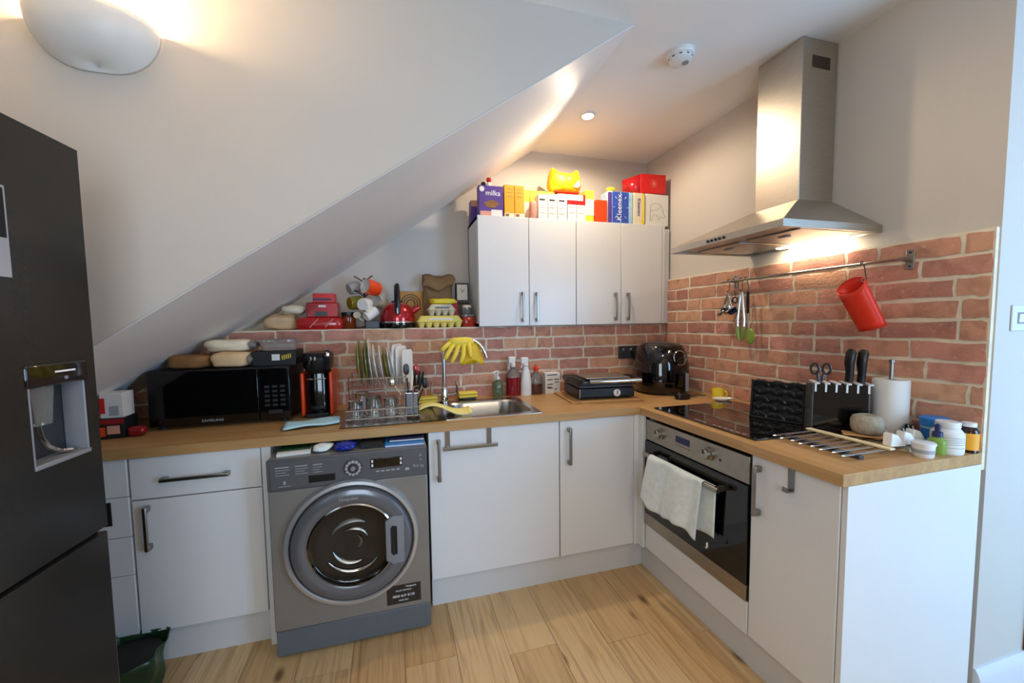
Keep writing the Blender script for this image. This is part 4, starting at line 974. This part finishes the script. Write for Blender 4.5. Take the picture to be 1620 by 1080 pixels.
MB().lathe([(0, 0), (.015, .002), (.012, .012), (0, .014)], 14, (.062, -.135, .318), (0, -1, .1)).build('lever_tip', 'chrome', l)
for a in (-.018, .0): MB().box(a, a+.008, -.124, -.118, .288, .306).build('button', 'text_grey', t, bevel=.001)
# folded blue cloth
def bc(u, v): return (-.115+.23*u+.02*v, -.06+.12*v, .004+.006*math.sin(u*4+v*2)**2+.004*math.sin(v*3))
o = MB().grid(bc, 16, 8).build('cleaning_cloth', 'cloth_blue', loc=(-2.262, -.455, H+.006), rot=(0, 0, R(14)), solid=.006, smooth=60)
tag(o, 'folded pale blue cleaning cloth on the worktop edge', 'cloth')
# cartons by the fridge
t = thing('snack_box', 'red and black snack carton beside the fridge', 'box', (-3.035, -.375, H), R(4))
MB().box(-.05, .045, -.05, .06, 0, .085).build('carton', 'black_matte', t, bevel=.002)
MB().box(-.046, -.018, -.0512, -.0502, .012, .050).build('orange_panel', 'orange_red', t); MB().box(-.012, .03, -.0512, -.0502, .02, .055).build('picture', 'pink', t)
MB().box(-.05, .045, -.0514, -.0502, .062, .084).build('red_panel', 'tin_red', t)
t = thing('white_carton', 'white carton standing on the snack box beside the fridge', 'box', (-3.030, -.372, H+.0855), R(4))
MB().box(-.042, .036, -.04, .045, 0, .105).build('carton', 'paper_white', t, bevel=.002)
MB().box(-.0425, -.025, -.0412, -.0402, .02, .085).build('red_stripe', 'red_box', t); MB().box(-.012, .02, -.0412, -.0402, .01, .05).build('label', 'text_grey', t)
soft('red_packet', 'small dark red packet on the worktop left of the microwave', 'packet', (-2.955, -.40, H+.001), (.035, .022, .020), 'tin_red', 6, .25)
# ------------------------------------------------------------------ things on the brick ledge
LZ = LEDGE+.0005
soft('bread_bag', 'clear bag of bread slumped at the low end of the ledge', 'bag', (-2.497, .10, LZ), (.085, .055, .045), 'bread', 9, .25, film=None)
soft('bread_bag', 'small bag of pale rolls lying on the slumped bread bag', 'bag', (-2.425, .085, LZ+.088), (.062, .045, .026), 'cream', 11, .25)
t = thing('red_hamper', 'shiny red padded tin at the bottom of the red stack on the ledge', 'tin', (-2.285, .085, LZ))
MB().loft([[Vector((q[0], q[1], z)) for q in superellipse(a, b, 36, 5)] for a, b, z in ((.118, .066, 0), (.128, .072, .012), (.128, .072, .055), (.116, .062, .068))]).build('tin', 'red_gloss', t, smooth=50)
for a in (-.05, .03): MB().tube([(a, -.0725, .012), (a+.02, -.0735, .035), (a+.045, -.0725, .058)], .003, 6).build('ribbon', 'pink', t)
t = thing('red_tin', 'dark red tin box in the middle of the red stack', 'tin', (-2.268, .085, LZ+.0685))
MB().box(-.085, .085, -.055, .055, 0, .085).build('tin', 'tin_red', t, bevel=.006); MB().box(-.04, .025, -.0562, -.0552, .008, .034).build('dark_label', 'dark_grey', t); MB().box(-.02, .02, -.0562, -.0552, .058, .070).build('white_label', 'paper_white', t)
t = thing('red_carton', 'small red carton on top of the red tin under the slope', 'box', (-2.262, .095, LZ+.154))
MB().box(-.058, .058, -.045, .045, 0, .052).build('carton', 'red_box', t, bevel=.002); MB().box(-.056, .04, -.0458, -.0452, .012, .024).build('label', 'navy', t)
t = thing('honey_jar', 'squat jar of orange preserve with a dark lid on the ledge', 'jar', (-2.135, .075, LZ))
MB().lathe([(.038, 0), (.042, .006), (.042, .065), (.034, .076)], 28, caps=True).build('glass', 'jar_orange', t); MB().lathe([(.037, .0765), (.038, .080), (.038, .096), (.035, .098)], 28, caps=True).build('lid', 'black_plastic', t)
# mug tree
mt = thing('mug_tree', 'dark metal mug tree on the ledge', 'mug tree', (-2.040, .105, LZ))
MB().lathe([(.062, 0), (.062, .008), (.02, .012), (.006, .016), (.006, .30), (.0, .305)], 24, caps=True).build('stand', 'dark_wood', mt)
arms = []
for i, (z, a) in enumerate(((.285, 170), (.285, -35), (.20, 200), (.20, -20), (.20, -100), (.115, 170), (.115, -40), (.115, -95))):
    d_ = Vector((math.cos(R(a)), math.sin(R(a)), .45)); MB().tube([(0, 0, z-.01), d_*.035+Vector((0, 0, z)), d_*.06+Vector((0, 0, z+.002))], .0035, 8).build('arm', 'dark_wood', mt)
for lb, px_, py_, y_, ax, rl, m, r_, h_ in (
    ('orange-red mug hanging at the top of the mug tree', 588, 455, .045, (-.75, -.62, .18), 1.3, 'orange_red', .044, .092),
    ('olive mug hanging on the left of the mug tree', 562, 479, .09, (.8, .5, .1), 2.0, 'olive', .040, .075),
    ('white mug with its base turned to the front of the mug tree', 577, 481, .030, (.35, .93, .10), 2.6, 'ceramic', .037, .066),
    ('white mug tipped mouth down at the lower right of the mug tree', 587, 496, .035, (-.75, -.35, -.5), 1.2, 'ceramic', .031, .078),
    ('pale grey mug at the back left of the mug tree', 560, 455, .135, (.75, .45, .3), 2.2, 'text_grey', .036, .07),
    ('cream mug at the right of the mug tree behind the kettle', 601, 478, .185, (-.55, -.75, .25), .6, 'cream', .036, .07),
    ('small grey mug low on the mug tree', 566, 498, .045, (.2, .97, .05), 2.4, 'egg_grey', .022, .05)):
    zz = Vector(ax).normalized(); q = zz.to_track_quat('Z', 'X') @ Matrix.Rotation(rl, 3, 'Z').to_quaternion()
    mug('mug', lb, at(px_, py_, y=y_)-zz*h_*.5, q.to_euler(), m, r_, h_, group='mugs on the mug tree')
o = MB().box(-.04, .04, -.03, .03, 0, .045).build('tea_caddy', 'dark_grey', loc=(-1.998, .048, LZ), bevel=.004); tag(o, 'small dark grey tin at the foot of the mug tree', 'tin')
# kettle
t = thing('kettle', 'red dome kettle with a black handle on the ledge', 'kettle', (-1.853, .100, LZ))
MB().lathe([(.108, 0), (.112, .006), (.112, .026), (.106, .032)], 40, caps=True).build('base', 'black_gloss', t)
MB().lathe([(.104, .033), (.106, .045), (.104, .075), (.094, .110), (.074, .138), (.045, .154), (.03, .158)], 40, caps=True).build('body', 'kettle_red', t)
MB().lathe([(.107, .031), (.1075, .036), (.1055, .040)], 40).build('chrome_band', 'chrome', t)
MB().lathe([(.036, .156), (.034, .164), (.014, .168), (.012, .182), (0, .185)], 24).build('lid', 'black_plastic', t)
MB().tube([(.0, -.10, .085), (.0, -.108, .14), (.0, -.095, .21), (.0, -.06, .252), (.0, .0, .258), (.0, .05, .235), (0, .075, .18), (0, .082, .135)], [.012, .015, .015, .014, .012, .011, .011, .011], 12, flat=1.3).build('handle', 'black_plastic', t)
MB().tube([(.085, .0, .10), (.115, .0, .118), (.135, .0, .128)], [.022, .018, .014], 12).build('spout', 'kettle_red', t)
MB().box(-.004, .004, -.124, -.118, .085, .118).build('water_gauge', 'clear_plastic', t)
t = thing('printed_box', 'tan cardboard box with round brown print behind the kettle', 'box', (-1.760, .232, LZ), R(0))
MB().box(-.078, .088, -.015, .013, 0, .235).build('carton', 'cardboard', t, bevel=.002)
for r0, r1 in ((.062, .056), (.046, .040), (.030, .022)):
    MB().lathe([(r0, 0), (r0, .0008), (r1, .0008), (r1, 0)], 36, (-.005, -.0155, .155), (0, -1, 0)).build('printed_ring', 'dark_wood', t)
def egg_box(name, label, x, y, z, w, d_, h_, m, lab, ml, rz=0):
    t = thing(name, label, 'egg carton', (x, y, z), rz)
    mb = MB(); nx = max(3, round(w/.047))
    for i in range(nx):
        for j in range(2):
            cx_ = -w/2+w*(i+.5)/nx; cy_ = -d_/4+j*d_/2
            mb.lathe([(w/nx*.28, 0), (w/nx*.34, .004), (w/nx*.56, h_*.45)], 12, (cx_, cy_, 0), caps=True)
    o_ = mb.build('cup_tray', m, t); o_['kind'] = 'stuff'
    MB().loft([[Vector((q[0], q[1], zz)) for q in superellipse(a, b, 32, 6)] for a, b, zz in ((w/2+.004, d_/2+.004, h_*.45), (w/2+.008, d_/2+.008, h_*.5), (w/2, d_/2, h_*.62), (w/2-.018, d_/2-.018, h_))]).build('lid', m, t)
    MB().lathe([(0, h_+.0002), (lab, h_+.0006), (lab, h_+.0002)], 24, (w*.2, -.0, 0), sy=.7).build('label', ml, t) if lab else None
    MB().box(-w*.25, w*.28, -d_/2-.0045, -d_/2-.003, h_*.62, h_*.78).build('front_label', ml, t)
    return t
egg_box('egg_carton', 'large yellow egg carton at the front of the ledge', -1.600, .068, LZ, .272, .115, .072, 'egg_yellow', .028, 'paper_white')
egg_box('egg_carton', 'smaller grey egg carton with a blue label stacked on the yellow one', -1.588, .070, LZ+.0735, .165, .105, .068, 'egg_grey', .03, 'washer_base')
# paper bag, yellow packet, small things by the cupboard
t = thing('paper_bag', 'crumpled brown paper bag with a folded top at the back of the ledge', 'bag', (-1.590, .195, LZ))
def pb(u, v):
    a = 2*math.pi*u; c_, s_ = math.cos(a), math.sin(a); k = 1+.06*math.sin(5*a+v*7)
    w = .098*(1-.08*v); d_ = .042*(1-.55*v)
    return Vector((w*math.copysign(abs(c_)**.5, c_)*k, d_*math.copysign(abs(s_)**.6, s_)*k, .285*v+.008*math.sin(3*a)*v))
MB().grid(pb, 40, 14, True).build('bag', 'brown_paper', t, smooth=25)
def fold(u, v): return Vector((-.10+.20*u+.01*math.sin(v*4), -.005-.05*math.sin(v*1.9), .335-.075*v*(1+.25*math.sin(u*3.5))+.010*math.sin(u*9)))
MB().grid(fold, 18, 6).build('folded_top', 'brown_paper', t, solid=.002, smooth=25)
def back(u, v): return Vector((-.10+.20*u, .0, .27+.065*v))
MB().grid(back, 8, 2).build('upper_panel', 'brown_paper', t, solid=.002)
t = thing('dark_red_carton', 'dark red carton standing behind the grey egg carton', 'box', (-1.560, .148-.012, LZ+.142))
t.location = (-1.545, .118, LZ)
MB().box(-.105, .075, .012, .022, 0, .175).build('carton', 'tin_red', t, bevel=.002)
soft('yellow_packet', 'yellow snack packet lying on top of the grey egg carton', 'packet', (-1.572, .085, LZ+.1425), (.085, .040, .019), 'yellow', 15, .2, p=3)
t = thing('kitchen_timer', 'upright white-faced frame with black edges against the wall cupboard', 'frame', (-1.440, .150, LZ+.155))
t.location = (-1.437, .165, LZ)
MB().box(-.043, .043, -.014, .014, .150, .285).build('case', 'black_plastic', t, bevel=.004); MB().box(-.034, .034, -.0152, -.0142, .175, .275).build('face', 'paper_white', t)
MB().tube([(0, -.0156, .225), (.014, -.0156, .245)], .0016, 6).build('hand', 'text_black', t); MB().tube([(0, -.0156, .225), (-.010, -.0156, .250)], .0012, 6).build('hand', 'text_black', t)
MB().box(-.05, .045, -.03, .03, .0, .149).build('stand', 'dark_wood', t, bevel=.003)
t = thing('tomato_jar', 'lidded glass jar with red contents at the cupboard end of the ledge', 'jar', (-1.418, .060, LZ))
MB().loft([[Vector((q[0], q[1], z)) for q in superellipse(a, a, 28, 4)] for a, z in ((.040, 0), (.042, .004), (.042, .060), (.040, .064))]).build('contents', 'tomato', t)
MB().loft([[Vector((q[0], q[1], z)) for q in superellipse(a, a, 28, 4)] for a, z in ((.044, .0645), (.044, .078), (.041, .080))]).build('lid', 'clear_plastic', t)
t = thing('spice_jar', 'small clear jar with a pale lid on top of the tomato jar', 'jar', (-1.425, .062, LZ+.0805))
MB().lathe([(.026, 0), (.028, .004), (.028, .040)], 24, caps=True).build('glass', 'clear_plastic', t); MB().lathe([(.029, .0405), (.029, .055), (.027, .057)], 24, caps=True).build('lid', 'cream', t)
# ------------------------------------------------------------------ things on the wall cupboards
TZ = LEDGE+.002+.6725
def carton(name, label, x0, x1, y, z1, depth, m, cat='box', group=None, z0=TZ, rz=0):
    t = thing(name, label, cat, ((x0+x1)/2, y, z0), rz, group)
    w = (x1-x0)/2-.0008
    MB().box(-w, w, 0, depth, 0, z1-z0).build('carton', m, t, bevel=.0015)
    t['w'] = w; t['h'] = z1-z0
    return t, w, z1-z0
def pan(t, x0, x1, z0, z1, m, name='panel', k=1): return MB().box(x0, x1, -.0006*k-.0004, -.0004, z0, z1).build(name, m, t)
t, w, h = carton('cake_box', 'purple cake box with a chocolate cake picture on the cupboard', -1.352, -1.196, -.015, 2.208, .055, 'purple')
text('milka', .045, 'text_white', t, (.012, -.0014, h-.045), (R(90), 0, 0))
mb = MB(); mb.prism([(-.045, .085), (.005, .105), (.055, .085), (.02, .055), (-.035, .06)], 0, .0008); mb.build('cake_picture', 'bread_dark', t, rot=(R(90), 0, 0), loc=(0, -.0006, 0))
pan(t, -.07, -.0, .002, .035, 'pink'); pan(t, .0, .07, .004, .045, 'paper_white'); MB().lathe([(0, .0012), (.016, .001), (.016, 0)], 20, (-.058, -.0004, h-.022), (0, -1, 0)).build('seal', 'paper_white', t)
for i, (a, b) in enumerate(((-1.190, -1.124), (-1.122, -1.058))):
    t, w, h = carton('orange_carton', ('tall orange carton beside the purple cake box', 'tall orange carton next to the yellow cartons')[i], a, b, -.015, 2.222, .16, 'orange_box', group='orange cartons on the cupboard')
    for z in (.175, .155, .13): pan(t, -w*.6, w*.6, z, z+.006, 'cardboard', 'printed_line')
    pan(t, -w, w, .004, .03, 'cream', 'picture'); pan(t, -w*.8, -w*.1, .01, .026, 'bread_dark', 'picture', 2)
for i, (a, b) in enumerate(((-1.054, -1.001), (-.999, -.942), (-.940, -.883), (-.881, -.824))):
    t, w, h = carton('yellow_carton', ('yellow and white carton next to the orange cartons', 'second yellow carton from the orange ones', 'third yellow carton from the orange ones', 'yellow carton partly under the cat-eared bag')[i], a, b, .045, 2.220, .15, 'yellow_box', group='yellow cartons in a row on the cupboard')
    pan(t, -w+.003, w-.003, .02, .125, 'paper_white')
for i, (a, b) in enumerate(((-.975, -.910), (-.908, -.845), (-.843, -.776))):
    t, w, h = carton('milk_carton', ('white printed carton at the left of the three by the cupboard edge', 'white printed carton, middle one of the three at the cupboard edge', 'white printed carton at the right of the three at the cupboard edge')[i], a, b, -.040, 2.172+.006*i, .07, 'paper_white', group='white cartons at the cupboard edge')
    for z, k in ((.115, .75), (.07, .6), (.035, .65)): pan(t, -w*k, w*k*.6, z, z+(.009 if z > .1 else .004), 'text_black' if z > .1 else 'text_grey', 'printed_line')
    MB().tube([(-w*.8, -.0012, h-.004), (0, -.0012, h-.03), (w*.8, -.0012, h-.004)], .0008, 5).build('printed_fold', 'text_grey', t)
soft('pink_packet', 'pale pink wedge of packet leaning beside the white cartons', 'packet', (-1.005, -.028, TZ), (.024, .018, .055), 'pink', 21, .1, p=3)
t, w, h = carton('white_red_box', 'white box with a red lower band lying under the cat-eared bag', -.772, -.640, -.030, 2.190, .12, 'red_box', z0=2.125); pan(t, -w, w*.72, .026, .062, 'paper_white')
for i, (a, b) in enumerate(((-.768, -.705), (-.703, -.640))):
    t, w, h = carton('small_white_carton', ('small white carton under the left half of the red-banded box', 'small white carton under the right half of the red-banded box')[i], a, b, -.030, 2.124, .10, 'paper_white', group='small white cartons below the red-banded box')
    for z in (.085, .05): pan(t, -w*.6, w*.5, z, z+.004, 'text_grey', 'printed_line')
t, w, h = carton('yellow_white_carton', 'tall yellow and white carton left of the red box', -.638, -.574, -.020, 2.226, .12, 'yellow_box'); pan(t, -w, w, .045, .15, 'paper_white')
t, w, h = carton('red_carton', 'plain red-orange carton beside the blue tissue pack', -.570, -.484, -.035, 2.165, .10, 'orange_red')
# cat-eared yellow bag: a plump pillow pack with two corner ears
t = thing('eared_bag', 'plump yellow bag with two ear-like corners on top of the cartons', 'bag', (-.742, .085, 2.2205))
def ears(u, v):
    th = 2*math.pi*u; ph = math.pi*(v-.5); c_, s_ = math.cos(th), math.sin(th)
    X = .118*math.copysign(abs(c_)**.6, c_)*abs(math.cos(ph))**.35; Y = .070*s_*abs(math.cos(ph))**.6; Z = .068+.068*math.sin(ph)
    e = max(0, 1-abs(abs(X)-.092)/.038); Z += .052*e*max(0, math.sin(ph))**2; k = .006*mnoise.noise(Vector((X*30, Y*30, Z*30)))
    return Vector((X+k, Y+k, max(0, Z+k)))
MB().grid(ears, 40, 20, True).build('bag', 'glove_deep', t, smooth=60)
MB().lathe([(0, .003), (.026, .002), (.03, 0)], 20, (.06, -.062, .06), (0, -1, .1)).build('white_patch', 'paper_white', t)
for s_ in (-1, 1): MB().lathe([(0, .003), (.008, .002), (.009, 0)], 14, (s_*.028-.02, -.068, .085), (0, -1, .1)).build('spot', 'cream', t)
MB().box(-.09, .09, -.055, .05, .0, .006).build('orange_base', 'orange_red', t)
# tissue packs
t = thing('tissue_pack', 'blue and white tissue pack with large lettering on the cupboard', 'tissue pack', (-.386, -.038, TZ), R(0))
MB().box(-.096, .096, 0, .10, 0, .21).build('pack', 'kleenex_light', t, bevel=.008)
pan(t, -.062, .060, .004, .206, 'kleenex_blue'); text('Kleenex', .052, 'text_white', t, (-.010, -.0022, .105), (R(90), R(-90), 0))
for i in range(8):
    a = i*math.pi/4; MB().tube([(.0+.045*math.cos(a), -.0012, .105+.08*math.sin(a)), (.058*math.cos(a), -.0012, .105+.10*math.sin(a))], .003, 5).build('ray', 'kleenex_light', t)
pan(t, -.096, -.066, .002, .2, 'purple')
mb = MB(); blob(mb, (-.062, .02, .222), (.032, .02, .016), 2); mb.build('crumpled_flap', 'yellow', t)
t = thing('tissue_pack', 'pale tissue pack with sideways lettering beside the blue one', 'tissue pack', (-.244, -.036, TZ))
MB().box(-.044, .044, 0, .10, 0, .212).build('pack', 'cream', t, bevel=.006); text('Kleenex', .036, 'text_blue', t, (.0, -.0014, .115), (R(90), R(90), 0)); pan(t, .015, .040, .006, .03, 'yellow'); pan(t, .026, .042, .03, .205, 'yellow_box')
t = thing('drawing_box', 'white box with a line drawing of an animal in the cupboard corner', 'box', (-.098, -.030, TZ))
MB().box(-.092, .094, 0, .12, 0, .214).build('carton', 'paper_white', t, bevel=.004)
MB().tube([(-.055, -.0006, .03), (-.052, -.0006, .085), (-.05, -.0006, .14), (-.02, -.0006, .152), (.02, -.0006, .150), (.045, -.0006, .12), (.052, -.0006, .085), (.068, -.0006, .065), (.055, -.0006, .055), (.03, -.0006, .065), (.02, -.0006, .04)], .0011, 5).build('drawn_line', 'grey_line', t)
MB().tube([(-.05, -.0006, .10), (.0, -.0006, .108), (.03, -.0006, .13)], .0009, 5).build('drawn_line', 'grey_line', t); MB().tube([(-.045, -.0006, .03), (-.03, -.0006, .07), (.0, -.0006, .075), (.015, -.0006, .045)], .0009, 5).build('drawn_line', 'grey_line', t)
t = thing('gift_box', 'shiny red gift box turned cornerwise on top of the tissue packs', 'box', (-.165, .035, TZ+.216), R(-4))
MB().box(-.055, .135, -.065, .07, 0, .128).build('carton', 'red_box', t, bevel=.002)
def side(u, v): return Vector((-.056-.085*u, -.06+.09*u, .035*u+v*(.126-.05*u)))
MB().grid(side, 2, 2).build('open_flap', 'red_gloss', t, solid=.002)
for i in range(6):
    a = i*math.pi/6; MB().tube([(.045-.03*math.cos(a), -.066, .065-.03*math.sin(a)), (.045+.03*math.cos(a), -.066, .065+.03*math.sin(a))], .0008, 5).build('star_line', 'pink', t)
for sx_, z_, lb, m in ((-1.262, 2.292, 'slim bottle with a round red cap behind the cake box', 'red_gloss'), (-1.298, 2.262, 'slim bottle with a round black cap behind the cake box', 'black_gloss')):
    t = thing('slim_bottle', lb, 'bottle', (sx_, .085, TZ)); hh_ = z_-TZ
    MB().lathe([(.014, 0), (.016, .004), (.016, hh_-.04), (.008, hh_-.03)], 16, caps=True).build('body', 'white_plastic', t); MB().lathe([(.006, hh_-.032), (.015, hh_-.024), (.017, hh_-.012), (.012, hh_-.002), (0, hh_)], 16).build('cap', m, t)
t, w, h = carton('purple_pack', 'small purple and pink packet at the left end of the cupboard top', -1.372, -1.318, .13, 2.16, .07, 'purple'); pan(t, -w, w, .10, .14, 'pink')
# ------------------------------------------------------------------ utensil rail
RXr, RZr = -.050, 1.581
t = thing('utensil_rail', 'steel utensil rail fixed across the brick wall above the hob', 'rail', (0, 0, 0))
MB().tube([(RXr, -.545, RZr), (RXr, -1.385, RZr)], .0055, 10).build('bar', 'brushed', t)
for y_ in (-.60, -1.375):
    b = MB().box(-.006, -.002, y_-.013, y_+.013, RZr-.036, RZr+.036).build('bracket', 'brushed', t, bevel=.001)
    MB().cyl((-.004, y_, RZr), (RXr, y_, RZr), .008, n=12).build('arm', 'brushed', b)
    for s_ in (-1, 1): MB().cyl((-.006, y_, RZr+s_*.026), (-.008, y_, RZr+s_*.026), .004, n=10).build('screw', 'dark_grey', b)
def hook(y, tilt, label, L=.055):
    pts = [(.0, .0, -.007), (-.006, 0, .0), (-.004, 0, .0065), (.003, 0, .0075), (.009, tilt*.1, .0), (.006, tilt*.5, -L*.5), (.0, tilt, -L), (-.008, tilt, -L-.010), (-.016, tilt, -L-.002)]
    o = MB().tube(pts, .0022, 6).build('rail_hook', 'dark_grey', loc=(RXr, y, RZr+.0035)); tag(o, label, 'hook', 'hooks on the utensil rail')
hook(-.595, -.006, 'leftmost hook on the rail holding the measuring cups'); hook(-.628, -.018, 'second hook from the left on the rail holding the small ring'); hook(-.676, -.010, 'third hook on the rail holding the tongs'); hook(-.705, -.022, 'fourth hook on the rail holding the green spoon'); hook(-1.246, -.018, 'right hook on the rail holding the red holder', .062)
t = thing('measuring_cups', 'bunch of steel measuring cups hanging on the leftmost hook', 'measuring cups', (RXr-.004, -.601, RZr-.066))
for i, (r_, a, m) in enumerate(((.032, 0, 'chrome'), (.026, 22, 'navy'), (.021, -25, 'chrome'))):
    c = MB().lathe([(0, 0), (r_*.8, .002), (r_, r_*.8), (r_*1.05, r_*.82), (r_*.96, r_*.78), (r_*.76, .006), (0, .004)], 22, (0, -math.sin(R(a))*.10, -.105-.008*i), (-.5, -.2+.3*i, .65)).build('cup', m, t)
    MB().tube([(0, 0, 0), (.0, -math.sin(R(a))*.05, -.05), (0, -math.sin(R(a))*.09, -.085)], .003, 6, flat=1.8).build('handle', 'wire', t)
t = thing('ring_opener', 'small black ring tool hanging on the second hook', 'tool', (RXr-.004, -.646, RZr-.066))
MB().tube([(0, .016*math.cos(a), -.042+.016*math.sin(a)) for a in [2*math.pi*i/16 for i in range(16)]], .004, 8, True).build('ring', 'black_plastic', t); MB().tube([(0, 0, 0), (0, 0, -.026)], .002, 6).build('stem', 'dark_grey', t)
MB().lathe([(0, 0), (.007, .001), (.007, .004), (0, .005)], 14, (-.0, 0, -.042), (-1, 0, 0)).build('disc', 'chrome', t)
t = thing('kitchen_tongs', 'steel tongs with green tips hanging on the rail', 'tongs', (RXr-.004, -.686, RZr-.068))
for s_ in (-1, 1):
    MB().tube([(0, s_*.004, 0), (0, s_*.014, -.08), (0, s_*.021, -.15), (0, s_*.020, -.19)], .0045, 8, flat=1.7).build('arm', 'wire', t)
    MB().tube([(0, s_*.020, -.185), (0, s_*.018, -.22), (0, s_*.006, -.262)], [.006, .008, .004], 8, flat=1.5).build('tip', 'green', t)
MB().lathe([(.006, 0), (.006, .012)], 12, (-.006, 0, -.004), (1, 0, 0), caps=True).build('pivot', 'green', t)
t = thing('serving_spoon', 'steel spoon with black handle and green bowl hanging on the rail', 'spoon', (RXr-.004, -.727, RZr-.068))
MB().tube([(0, 0, .0), (0, 0, -.05), (0, -.002, -.115)], [.006, .008, .007], 8).build('handle', 'black_plastic', t); MB().tube([(0, -.002, -.11), (0, -.004, -.17), (0, -.014, -.20)], .004, 8).build('shaft', 'wire', t)
mb = MB(); blob(mb, (0, -.020, -.238), (.008, .024, .042), 1, 0); mb.build('bowl', 'green', t)
# red holder hanging askew
t = thing('utensil_holder', 'red plastic utensil holder hanging tilted on the rail', 'holder', (RXr-.047, -1.278, RZr-.166), rx=R(-14), ry=R(-20))
def hol(u, v):
    a = 2*math.pi*u; r_ = .047-.006*(1-v); lip = .025*math.cos(a)*v
    return Vector((r_*.62*math.cos(a)*1.1, r_*1.12*math.sin(a), -.10+.185*v+lip))
MB().grid(hol, 36, 8, True).build('cup', 'red_plastic', t, solid=.003, smooth=60)
MB().prism([(.041*.62*1.1*math.cos(2*math.pi*i/28), .041*1.12*math.sin(2*math.pi*i/28)) for i in range(28)], -.101, -.097).build('bottom', 'red_plastic', t)
MB().lathe([(.007, 0), (.007, .002), (.005, .002)], 14, (.016, -.041, .090), (-1, 0, 0)).build('eyelet', 'chrome', t)
# ------------------------------------------------------------------ on the washing machine, over the doors
WT0 = WZ+.0005
def flatbox(name, label, cat, x, y, w, d_, h_, m, rz=0, m2=None):
    t = thing(name, label, cat, (x, y, WT0), rz); MB().box(-w/2, w/2, -d_/2, d_/2, 0, h_).build('cover' if cat == 'book' else 'sheet', m, t, bevel=.001)
    if m2: MB().box(-w/2+.003, w/2+.0006, -d_/2-.0006, d_/2-.003, h_*.25, h_*.75).build('pages', m2, t)
    return t
flatbox('folded_leaflets', 'white folded leaflets at the left on the washing machine', 'paper', -2.300, -.60, .125, .13, .012, 'paper_white', R(6))
o = flatbox('green_leaflet', 'dark green leaflet lying on the white leaflets', 'paper', -2.300, -.58, .12, .11, .006, 'green_bag', R(4)); o.location.z = WT0+.013
soft('white_rag', 'crumpled white rag on the washing machine', 'cloth', (-2.188, -.62, WT0), (.036, .045, .014), 'towel', 31, .3, p=2.2)
t = thing('blue_bag', 'crumpled shiny blue plastic bag on the washing machine', 'bag', (-2.098, -.635, WT0))
mb = MB(); blob(mb, (0, 0, .0142), (.044, .045, .0142), 33, .3, 30, 16, 2.3, 9); mb.build('bag', 'deep_blue', t, smooth=25)
o = flatbox('black_pouch', 'flat black pouch on the washing machine', 'pouch', -1.990, -.60, .09, .12, .020, 'black_matte')
flatbox('blue_book', 'light blue book lying at the right on the washing machine', 'book', -1.850, -.60, .165, .16, .011, 'blue', R(-2), 'paper_white')
o = flatbox('dark_book', 'dark book stacked on the light blue book', 'book', -1.840, -.575, .15, .14, .010, 'navy', R(-2), 'paper_white'); o.location.z = WT0+.0118
t = thing('towel_hanger', 'steel over-door towel hanger on the sink cabinet door', 'hanger', (0, YD-.001, 0))
for x_ in (-1.655, -1.455):
    MB().box(x_-.011, x_+.011, -.004, -.001, .785, .870).box(x_-.011, x_+.011, -.004, .022, .8672, .870).build('strap', 'handle_steel', t, bevel=.0008); MB().box(x_-.007, x_+.007, -.028, -.003, .785, .797).build('stub', 'handle_steel', t)
MB().box(-1.680, -1.420, -.036, -.026, .783, .799).build('bar', 'handle_steel', t, bevel=.002)
t = thing('door_hook', 'single steel over-door hook on the end cabinet door', 'hook', (XD-.001, -1.424, 0))
MB().box(-.003, -.0005, -.010, .010, .792, .870).box(-.003, .020, -.010, .010, .8672, .870).build('strap', 'handle_steel', t, bevel=.0006)
MB().box(-.028, -.0005, -.010, .010, .788, .7925).box(-.030, -.027, -.010, .010, .788, .806).build('prong', 'handle_steel', t, bevel=.0008)
# tea towel on the oven handle
t = thing('tea_towel', 'thin white tea towel hung over the oven door handle', 'towel', (0, 0, 0))
hx = ox-.045; zt = .688
def front(u, v):
    y_ = -.760-.345*u-.02*v*(1-u*.4)+.055*(1-u)*v*0
    y_ = -.755-.345*u+.045*v*(1-.4*u)
    x_ = hx-.0145-.012*v-.010*math.sin(u*11+.5)*(.25+.75*v)-.006*math.sin(u*25+v*3)*v
    L_ = .225+.035*u+.02*math.sin(u*6)
    if v < .12:
        a = v/.12*math.pi/2; return Vector((hx-.0145*math.sin(a), y_, zt+.0145*math.cos(a)))
    return Vector((x_, y_, zt-L_*(v-.12)/.88))
MB().grid(front, 40, 24).build('front_fold', 'towel', t, solid=.002, smooth=70)
def rear(u, v):
    y_ = -.80-.345*u+.01*v; L_ = .235+.02*math.sin(u*5)
    if v < .12:
        a = v/.12*math.pi/2; return Vector((hx+.0145*math.sin(a), y_, zt+.0145*math.cos(a)))
    return Vector((hx+.0145+.004*math.sin(u*9)*v, y_, zt-L_*(v-.12)/.88))
MB().grid(rear, 30, 16).build('rear_fold', 'towel', t, solid=.002, smooth=70)
MB().tube([(hx-.01, -1.128, .455), (hx-.012, -1.130, .44), (hx-.01, -1.124, .432)], .004, 6).build('hanging_loop', 'paper_white', t)
# green bag on the floor behind the fridge
t = thing('green_bag', 'dark green plastic bag on the floor behind the fridge', 'bag', (-2.880, -.70, 0))
def gb(u, v):
    a = 2*math.pi*u; c_, s_ = math.cos(a), math.sin(a); k = 1+.10*math.sin(4*a+v*5)+.05*math.sin(9*a)
    w = (.085+.035*v)*k; return Vector((w*c_, (.085+.03*v)*s_*k, .005+.165*v))
MB().grid(gb, 40, 8, True).build('bag', 'green_bag', t, smooth=25, solid=.002)
MB().lathe([(0, .15), (.09, .148), (.105, .142)], 20).build('contents', 'black_matte', t)
MB().lathe([(0, .004), (.08, .004), (.088, .012)], 20).build('bottom', 'green_bag', t)
